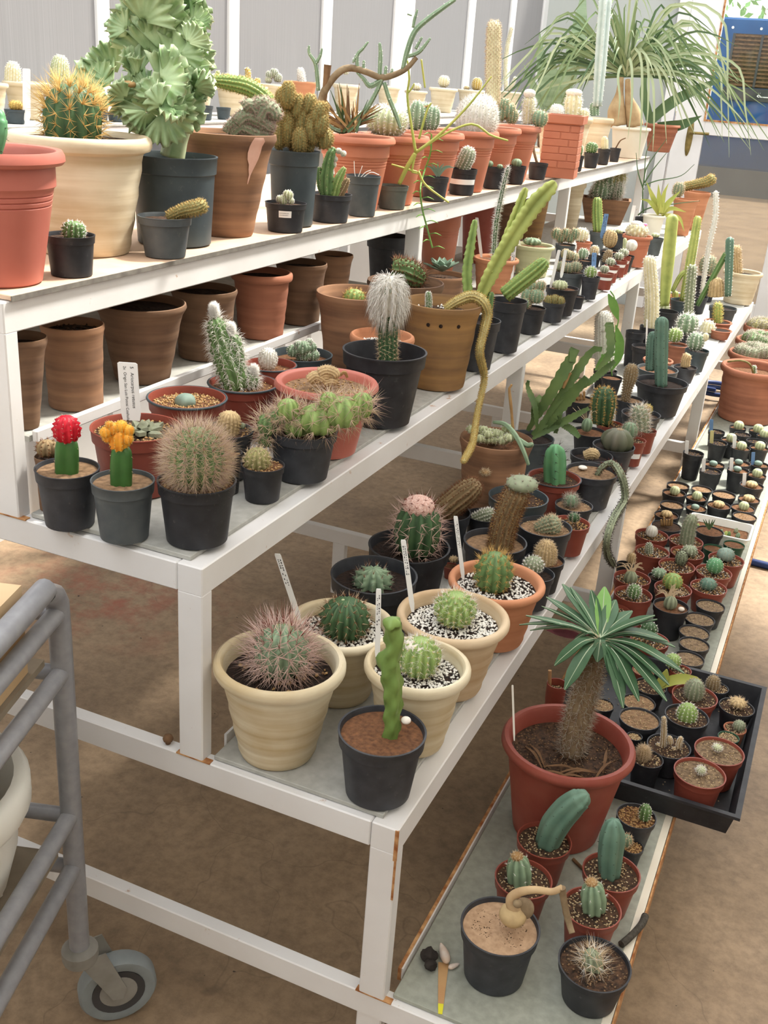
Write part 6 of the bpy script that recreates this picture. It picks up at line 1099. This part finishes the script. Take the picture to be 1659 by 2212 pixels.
tr_=[(932,290),(930,330),(915,375),(908,410),(912,450),(922,490),(934,535)]; dds=[-.01,-.02,-.04,-.06,-.065,-.065,-.065]; tq=lambda u,v: (at_x(u,v,.022)-c.o) if v>392 else loc(c,u,v,-.02)
tube('trailing_stem',[tq(*q) for q in tr_],.0022,'leafy',c.root,6,30)
for i in range(20):
    t=i/19*5.99; k_=int(t); f=t-k_; u=tr_[k_][0]*(1-f)+tr_[k_+1][0]*f; v=tr_[k_][1]*(1-f)+tr_[k_+1][1]*f; s=1 if i%2 else -1; dd=dds[k_]; blade('leaf',[tq(u,v),tq(u,v)+(loc(c,u+s*10,v-3)-loc(c,u,v))+np.array([.006,-.006,0]),tq(u,v)+(loc(c,u+s*21,v+1)-loc(c,u,v))+np.array([.01,-.01,0])],[.002,.008,.001],'leafy',c.root,c,.0006,.3,n=7)
c=fr('black pot with a white paper band and a white-spined stub leaning right',1001,364,63,428,'black2',tp=.82); column(c,[(996,366),(1006,345),(1016,318)],[30,34,30],'g_grey',13,.1,[('sp_white',9,5,1.)],spacing=.006); sticker(c,.42,.62,-1.2,1.2,'tag','paper_band',tp=.82)
for lab,u,v,W,b_,st,fn in (('black pot with two flat grey button cacti, in front of the orange planters',1068,362,50,414,'black2',lambda c:(ball(c,1057,354,18,14,'g_sage',8,.1,None),ball(c,1080,360,14,10,'g_sage',8,.1,None))),('black pot with one grey-green button, next to the two-button pot',1116,358,44,401,'black2',lambda c:ball(c,1116,352,24,18,'g_sage',10,.1,None)),('black pot with a bent grey stick-like stem',1163,352,44,391,'black2',lambda c:column(c,[(1160,352),(1153,325),(1154,308),(1166,278)],[6,6,6,7],'bark',5,.2,None,'stick_stem')),('small terracotta pot wedged by the square planter',1222,344,22,380,'clayred',lambda c:column(c,[(1222,344),(1224,318)],[8,7],'g_grey',6,.2,('sp_white',4,3,1.))),('small black pot with a spiky green tuft near the white pot',1249,336,27,370,'black2',lambda c:ball(c,1249,326,20,28,'g_mid',7,.3,('sp_white',4,4,1.))),('small black pot with a round deep green ball cactus',1279,330,34,363,'black2',lambda c:ball(c,1278,320,26,24,'g_mid',13,.15,('sp_white',5,2,1.),.15,6)),('small black pot with a cream stubby column',1306,322,29,356,'black2',lambda c:column(c,[(1306,322),(1306,306),(1306,294)],[16,16,13],'g_cream',9,.15,('sp_tan',4,2,1.))),('small black pot with thin twigs against the white pot',1330,320,24,350,'black2',lambda c:column(c,[(1330,320),(1340,304),(1352,298)],[3,3,2],'drybr',4,.1,None,'twig'))):
    c=fr(lab,u,v,W,b_,st,tp=.78); fn(c)
# cream pots and the ponytail palm at the far end of the top shelf
c=P('cream pot with a small white woolly ball cactus',1212,250,104,4,'creamlt',k=1.05,tp=.6,soil='soil',sd=.06); ball(c,1202,242,30,32,'g_white',14,.1,('sp_white',7,3,1.))
c=P('cream pot with white-haired twin columns',1240,252,84,4,'creamlt',k=1.15,tp=.6,soil='soil',sd=.06); column(c,[(1236,252),(1238,225),(1240,198)],[32,38,36],'g_cream',10,.15,[('sp_white',9,6,1.)]); column(c,[(1262,252),(1262,234)],[22,22],'g_cream',10,.15,[('sp_white',6,4,1.)]); cap(c,1240,200,36,16,'wool','woolly_cap')
c=P('cream pot with a tall slim blue-grey column, next to the palm',1292,254,70,4,'creamlt',k=1.2,tp=.6,soil='soil',sd=.06); column(c,[(1284,250),(1284,220)],[20,20],'g_sage',7,.3,('sp_white',4,3,1.)); column(c,[(1290,230),(1296,150),(1302,70),(1308,-10)],[20,26,28,28],'g_ice',5,.35,('sp_white',3,3,1.),spacing=.02,dds=[-.01]*4)
c=P('white pot with twin-trunked ponytail palm and arching strap leaves',1364,274,87,4,'white',k=.86,tp=.72,soil='soilbr',sd=.08,cat='potted plant')
for pts,w in (([(1334,272),(1332,240),(1338,205),(1342,165)],[40,38,16,11]),([(1372,274),(1368,246),(1358,210),(1356,170)],[36,32,14,11])): column(c,pts,w,'trunkpale',0,0,None,'trunk',14,tip=.5)
PT=[(1345,160),(1358,165)]
for i in range(150):
    s=PT[i%2]; a=random.uniform(-1.75,1.75); l=random.uniform(110,330); up=math.cos(a)*l*.75; o=loc(c,*s); sidex=math.sin(a)*l; dz=random.uniform(-.22,.12)
    e=loc(c,s[0]+sidex*1.0,s[1]-up*.7+abs(sidex)*random.uniform(.1,1.0),dz); mid=loc(c,s[0]+sidex*.55,s[1]-up*.75,dz*.5)
    e[2]=max(e[2],.075); mid[2]=max(mid[2],.12)
    blade('leaf',[o,(o+mid)/2+np.array([0,0,.01]),mid,(mid+e)/2+np.array([0,0,.02]),e],[.008,.012,.011,.007,.001],('leafpony','leafpony','leafpale','leafdk')[i%4],c.root,c,.0005,.3,side=-c.aw,n=12)
for tgt in ((1622,335,1590,140),(1560,300,1548,150),(1480,280,1430,150),(1440,310,1420,150),(1395,300,1398,130),(1410,330,1408,170),(1356,300,1365,150),(1335,260,1335,165),(1590,262,1530,40),(1575,340,1560,40),(1380,340,1385,130),(1460,250,1440,140)):
    blade('leaf',[loc(c,1352,165),loc(c,(1352+tgt[2])/2,tgt[3]-24,-.06),loc(c,tgt[2],tgt[3],-.10),loc(c,(tgt[0]+tgt[2])/2+4,(tgt[1]+tgt[3])/2,-.12),loc(c,tgt[0],tgt[1],-.12)],[.008,.012,.011,.008,.001],'leafpale',c.root,c,.0005,.3,side=-c.aw,n=18)
# behind the palm: rectangular planter, bowl, big-leaved agave
c=P('orange-red tapered planter behind the palm, with dark leathery leaves',1432,268,78,4,'terrap',k=.8,tp=.6,soil='soil',sd=.1,cat='potted plant')
for pts,w in (([(1400,265),(1450,222),(1520,186),(1572,170)],20),([(1420,275),(1470,270),(1516,250)],20),([(1405,262),(1390,200),(1398,150)],16)): blade('broad_leaf',[loc(c,*q) for q in pts],[w*c.px,w*c.px*1.2,w*c.px*.9,.002],'leafdk',c.root,c,.0015,.25,side=-c.aw,n=12)
c=P('shallow tan clay bowl at the far end beside the door',1456,240,74,1.16,'orangeclay',k=.4,tp=.7,soil='soil',sd=.1,cat='plant pot',name='plant_pot')
c=P('hidden pot with tall broad sword leaves behind the cream pots',1192,250,66,4,'claydk',x=-.5,soil='soil',sd=.1,cat='potted plant')
for pts,w in (([(1190,235),(1172,150),(1166,70)],26),([(1195,235),(1240,120),(1258,10),(1262,-40)],38),([(1200,240),(1196,160),(1188,110)],24),([(1180,238),(1150,180),(1132,140)],16),([(1200,240),(1220,180),(1222,140)],30),([(1190,240),(1215,215),(1235,205)],18)): blade('sword_leaf',[loc(c,*q) for q in pts],[w*c.px,w*c.px*1.1,w*c.px*.8,.003],'agavebig',c.root,c,.003,.2,side=-c.aw,n=12)
# green twiggy shrub near the far end of the third shelf
c=P('black pot with a leafless green twiggy shrub near the far end',1392,470,40,3,'black2',k=.9,soil='soil',sd=.1,cat='potted plant')
for pts in ([(1390,470),(1388,420),(1392,380),(1396,330),(1412,290)],[(1390,410),(1378,370),(1374,330)],[(1392,400),(1420,390),(1470,380),(1500,355)],[(1392,395),(1408,370),(1440,330)],[(1378,465),(1400,450),(1460,440),(1512,434)],[(1390,400),(1398,360),(1440,300)]): tube('green_twig',[loc(c,*q) for q in pts],[.0035,.0025,.0012],'leafdk',c.root,6,14)
# ---------------------------------------------------------------- ledge behind (tier 5)
BK=[(-30,178,92,'creamlt',[]),(52,176,92,'creamlt',[('c',[(28,180),(28,150),(28,132)],[36,34,28],'g_cream',18)]),(134,182,88,'creamlt',[('c',[(127,190),(129,150),(131,118)],[38,40,32],'g_pale',20)]),
 (426,184,72,'creamlt',[('b',412,168,24,20,'g_pale')]),(500,188,68,'creamlt',[('c',[(480,190),(472,170),(470,152)],[9,10,9],'g_yel',9),('c',[(446,180),(442,160)],[10,10],'g_yel',9),('c',[(490,190),(492,158)],[14,12],'g_gold',9)]),(548,186,62,'creamlt',[('c',[(532,190),(536,160),(532,146)],[11,13,11],'g_gold',9),('c',[(556,188),(557,168)],[12,12],'g_gold',9),('c',[(524,190),(526,165)],[10,10],'g_yel',9)]),
 (590,182,62,'creamlt',[('b',582,162,16,16,'g_grey'),('b',592,158,18,18,'g_grey'),('b',600,168,18,18,'g_grey'),('b',580,172,14,14,'g_pale')]),(653,176,66,'orangeclay',[('c',[(652,178),(650,160),(648,146)],[18,17,13],'g_white',14)]),
 (748,182,60,'creamlt',[('b',746,152,16,16,'g_pale')]),(840,186,52,'creamlt',[]),(899,196,50,'creamlt',[('b',900,188,18,14,'g_cream')]),(958,190,63,'creamlt',[('b',959,176,24,24,'g_cream')]),(1018,194,60,'creamlt',[('b',1030,182,22,26,'g_gold'),('b',1008,190,12,8,'g_gold')]),(1100,198,54,'creamlt',[('c',[(1094,200),(1092,150),(1096,100),(1106,58)],[8,9,9,7],'g_cream',8),('c',[(1098,196),(1108,180),(1114,166)],[7,8,6],'g_cream',8)])]
BL=['cream clay pot at the very end of the back ledge','cream clay pot on the ledge with a banded pale column','cream clay pot on the ledge with a fat pale green column','white pot on the ledge behind the crested euphorbia','cream pot on the ledge with thin yellow fingers','cream pot on the ledge with golden upright fingers','white pot on the ledge with grey ball offsets','terracotta pot on the ledge with a snow-white knob','cream pot on the ledge behind the dry aloe','bright cream pot on the ledge behind the snaking branch','little cream pot on the ledge with a cream button','cream pot on the ledge with a single white ball','cream pot on the ledge with a yellow striped ball','cream pot on the ledge with a tall thin crooked column']
for (u,v,W,st,pl),lab in zip(BK,BL):
    c=P(lab,u,v,W,5,st,x=-1.08,tp=.62,soil='soil',sd=.05,cat='potted cactus' if pl else 'plant pot',name=None if pl else 'plant_pot')
    for q in pl:
        if q[0]=='c': column(c,q[1],q[2],q[3],q[4],.08,('sp_white',6,3,1.),spacing=.008)
        else: ball(c,q[1],q[2],q[3],q[4],q[5],12,.12,('sp_white',6,2.5,1.))
c=None
for lab,u,v,W,fn in (('small black pot on the ledge with a golden ball',32,236,46,lambda c:ball(c,34,228,28,20,'g_gold',11,.1,('sp_gold',7,4,1.))),('small slate pot on the ledge with a pale knob beside the barrel cactus',216,226,36,lambda c:column(c,[(208,226),(208,212)],[14,12],'g_pale',9,.1,('sp_white',5,2,1.))),('small slate pot on the ledge under the crested fans',251,242,40,lambda c:None),('small dark pot on the ledge right of the crested euphorbia',438,228,46,lambda c:None),('small slate pot on the ledge in front of the yellow fingers',483,232,32,lambda c:None)):
    c=P(lab,u,v,W,5,'slate',x=-.965,tp=.8,soil='soil',sd=.1,cat='plant pot' if 'under' in lab or 'dark' in lab or 'front' in lab else 'potted cactus',name='plant_pot' if 'under' in lab or 'dark' in lab or 'front' in lab else None); fn(c)
    if u==32: stake(c,(57,148),(58,264),17,'tag',-.012,marks=False)
# ---------------------------------------------------------------- storage shelf under the top shelf
for lab,u,v,W,b_,tp,st in (('brown clay pot of dark soil on the storage shelf beside the steel leg',156,698,136,897,.86,'clay'),('mottled brown clay pot with a flaky spot, on the storage shelf',304,652,196,838,.60,'claydk'),('dark clay pot on the storage shelf behind the white-haired cactus',441,622,144,790,.76,'claydk'),('red-brown flared clay pot on the storage shelf',566,586,134,750,.72,'clayred'),('shadowed clay pot on the storage shelf beside the flared one',652,566,112,716,.74,'claydk'),('leaning clay pot cut by the steel leg on the storage shelf',42,726,116,930,.5,'claydk'),('clay pot far back on the storage shelf near the second leg',722,548,84,660,.7,'clay')):
    c=P(lab,u,v,W,.9385,st,b=b_,tp=tp,soil='soildk',sd=.1,cat='clay pot',name='clay_pot'); 
    if 'dark soil' in lab: pebbles(c,60,.003,'soil')
for lab,u,v,W,b_,st in (('orange planter stored under the top shelf past the second leg',955,446,100,562,'orange'),('red-orange planter stored beside the orange one',1040,430,88,548,'redbig'),('black pot in the dark under the top shelf near the second leg',838,508,92,592,'black2'),('brown clay pot stored under the far top shelf',1112,414,80,520,'claydk'),('tan clay pot stored under the far top shelf',1160,404,66,505,'olive'),('cream clay pot stored next to the third leg',1240,392,56,494,'creamlt')):
    c=P(lab,u,v,W,3,st,b=b_,tp=.66,soil='soildk',sd=.1,cat='clay pot' if 'clay' in lab else 'planter',name='clay_pot' if 'clay' in lab else 'planter')
# ================================================================ trolley at the left
TX,TY=.147,-.095; ph=math.radians(17.6); t_=np.array([math.sin(ph),-math.cos(ph),0]); n_=np.array([-math.cos(ph),-math.sin(ph),0])
tro=empty('tube_trolley',(TX,TY,0),'grey tubular steel trolley on castors carrying a cardboard box and a white basin','trolley')
r_=.0155
tube('post',[(0,0,.15),(0,0,.5),(0,0,.745),tuple(t_*.008+[0,0,.79]),tuple(t_*.04+[0,0,.812]),tuple(t_*.09+[0,0,.815]),tuple(t_*.62+[0,0,.815])],r_,'steel',tro,14,40)
far=n_*.42
tube('post',[tuple(far+[0,0,.15]),tuple(far+[0,0,.5]),tuple(far+[0,0,.745]),tuple(far+t_*.008+[0,0,.79]),tuple(far+t_*.04+[0,0,.812]),tuple(far+t_*.62+[0,0,.815])],r_,'steel',tro,12,40)
for z_ in (.765,.672,.43,.335):
    for o_ in (np.zeros(3),far): tube('side_rail',[tuple(o_+[0,0,z_]),tuple(o_+t_*.62+[0,0,z_])],r_*.82,'steel',tro,12,4)
    tube('end_rail',[(0,0,z_-.004),tuple(far+[0,0,z_-.004])],r_*.75,'steel',tro,12,4)
def obox(name,a,b,z0,z1,mat,par,e0=.02,e1=.6):   # box in trolley axes: a..b across, e0..e1 toward the viewer
    V=[tuple(n_*x+t_*y+[0,0,z]) for z in (z0,z1) for y in (e0,e1) for x in (a,b)]; return mesh(name,V,[(0,1,3,2),(4,6,7,5),(0,4,5,1),(2,3,7,6),(0,2,6,4),(1,5,7,3)],mat,par,smooth=False)
obox('shelf_panel',.015,.405,.690,.700,'ply',tro); obox('shelf_panel',.015,.405,.365,.375,'ply',tro)
for o_ in (np.zeros(3),far):
    V,F=lathe([(0,.148),(.026,.148),(.028,.155),(.028,.170),(.020,.176),(0,.176)],20); mesh('castor_collar',[tuple(np.array(v_)+o_) for v_ in V],F,'plate',tro)
    w0=o_+np.array([.030,.048,.062]); ax_=np.array([.72,-.694,0]); fw_=np.array([.694,.72,0])
    V,F=lathe([(.012,-.013),(.040,-.013),(.045,-.017),(.058,-.016),(.062,-.010),(.062,.010),(.058,.016),(.045,.017),(.040,.013),(.012,.013)],32); wl=mesh('wheel',[tuple(w0+ax_*z+fw_*x+np.array([0,0,y])) for x,y,z in V],F,'rubber',tro)
    V,F=lathe([(0,-.0165),(.024,-.0165),(.032,-.0145),(.032,.0145),(.024,.0165),(0,.0165)],20); mesh('hub_ring',[tuple(w0+ax_*z+fw_*x+np.array([0,0,y])) for x,y,z in lathe([(.030,-.0150),(.042,-.0165),(.042,.0165),(.030,.0150)],28)[0]],lathe([(.030,-.0150),(.042,-.0165),(.042,.0165),(.030,.0150)],28)[1],'darkgrey',wl); mesh('hub',[tuple(w0+ax_*z+fw_*x+np.array([0,0,y])) for x,y,z in V],F,'plate',wl)
    for s in (-1,1):
        V=[]; 
        for k_ in (0,.002):
            for x,z in ((-.060,.086),(-.018,.094),(.012,.012),(.006,-.010),(-.010,-.008)): V.append(tuple(w0+ax_*s*(.0195+k_)+fw_*x+np.array([0,0,z])))
        mesh('fork',V,[(0,1,2,3,4),(9,8,7,6,5)]+[(i,(i+1)%5,5+(i+1)%5,5+i) for i in range(5)],'plate',tro,smooth=False)
bx=empty('cardboard_box',(TX,TY,.7005),'tan cardboard box standing on the upper trolley shelf','box'); bx['category']='box'
def obox2(*a,**k): return obox(*a,**k)
obox('carton',.022,.36,.0,.125,'cardboard',bx,.055,.5); obox('flap',.022,.19,.125,.128,'cardboard',bx,.055,.5); obox('flap',.193,.36,.125,.128,'cardboard',bx,.055,.5); obox('tape',.180,.203,.128,.1286,'tagtan',bx,.055,.5)
bs=empty('white_basin',tuple(np.array([TX,TY,.3755])+n_*.150+t_*.150),'round white plastic basin with feet on the lower trolley shelf','basin')
mesh('basin_shell',*lathe([(0,.012),(.09,.012),(.112,.03),(.128,.09),(.132,.150),(.146,.152),(.150,.160),(.150,.190),(.142,.20),(.130,.20),(.124,.15),(.10,.04),(0,.022)],40),'basin',bs)
for i in range(4): a=i*1.571+.6; box('foot',.09*math.cos(a)-.01,.09*math.sin(a)-.01,0,.09*math.cos(a)+.01,.09*math.sin(a)+.01,.02,'basin',bs,.002)
# dried ball of roots at the back of the third shelf, bolt on the end beam
c=P('dry brown root ball tucked behind the crimson moon cactus',100,985,52,3,'claydk',k=.35,tp=.8,soil='soildk',sd=.1,cat='potted cactus'); ball(c,102,968,48,36,'g_brown',9,.2,('sp_brown',9,8,1.2))
p=at_z(378,1592,.52); bo=mesh('bolt',*lathe([(0,0),(.004,0),(.004,.003),(.0068,.005),(.008,.009),(.006,.0135),(.0025,.015),(0,.0152)],14),'drybr'); bo.location=(p[0],.0125,.5195); tag(bo,'round brown bolt head on the end beam next to the white leg','bolt')
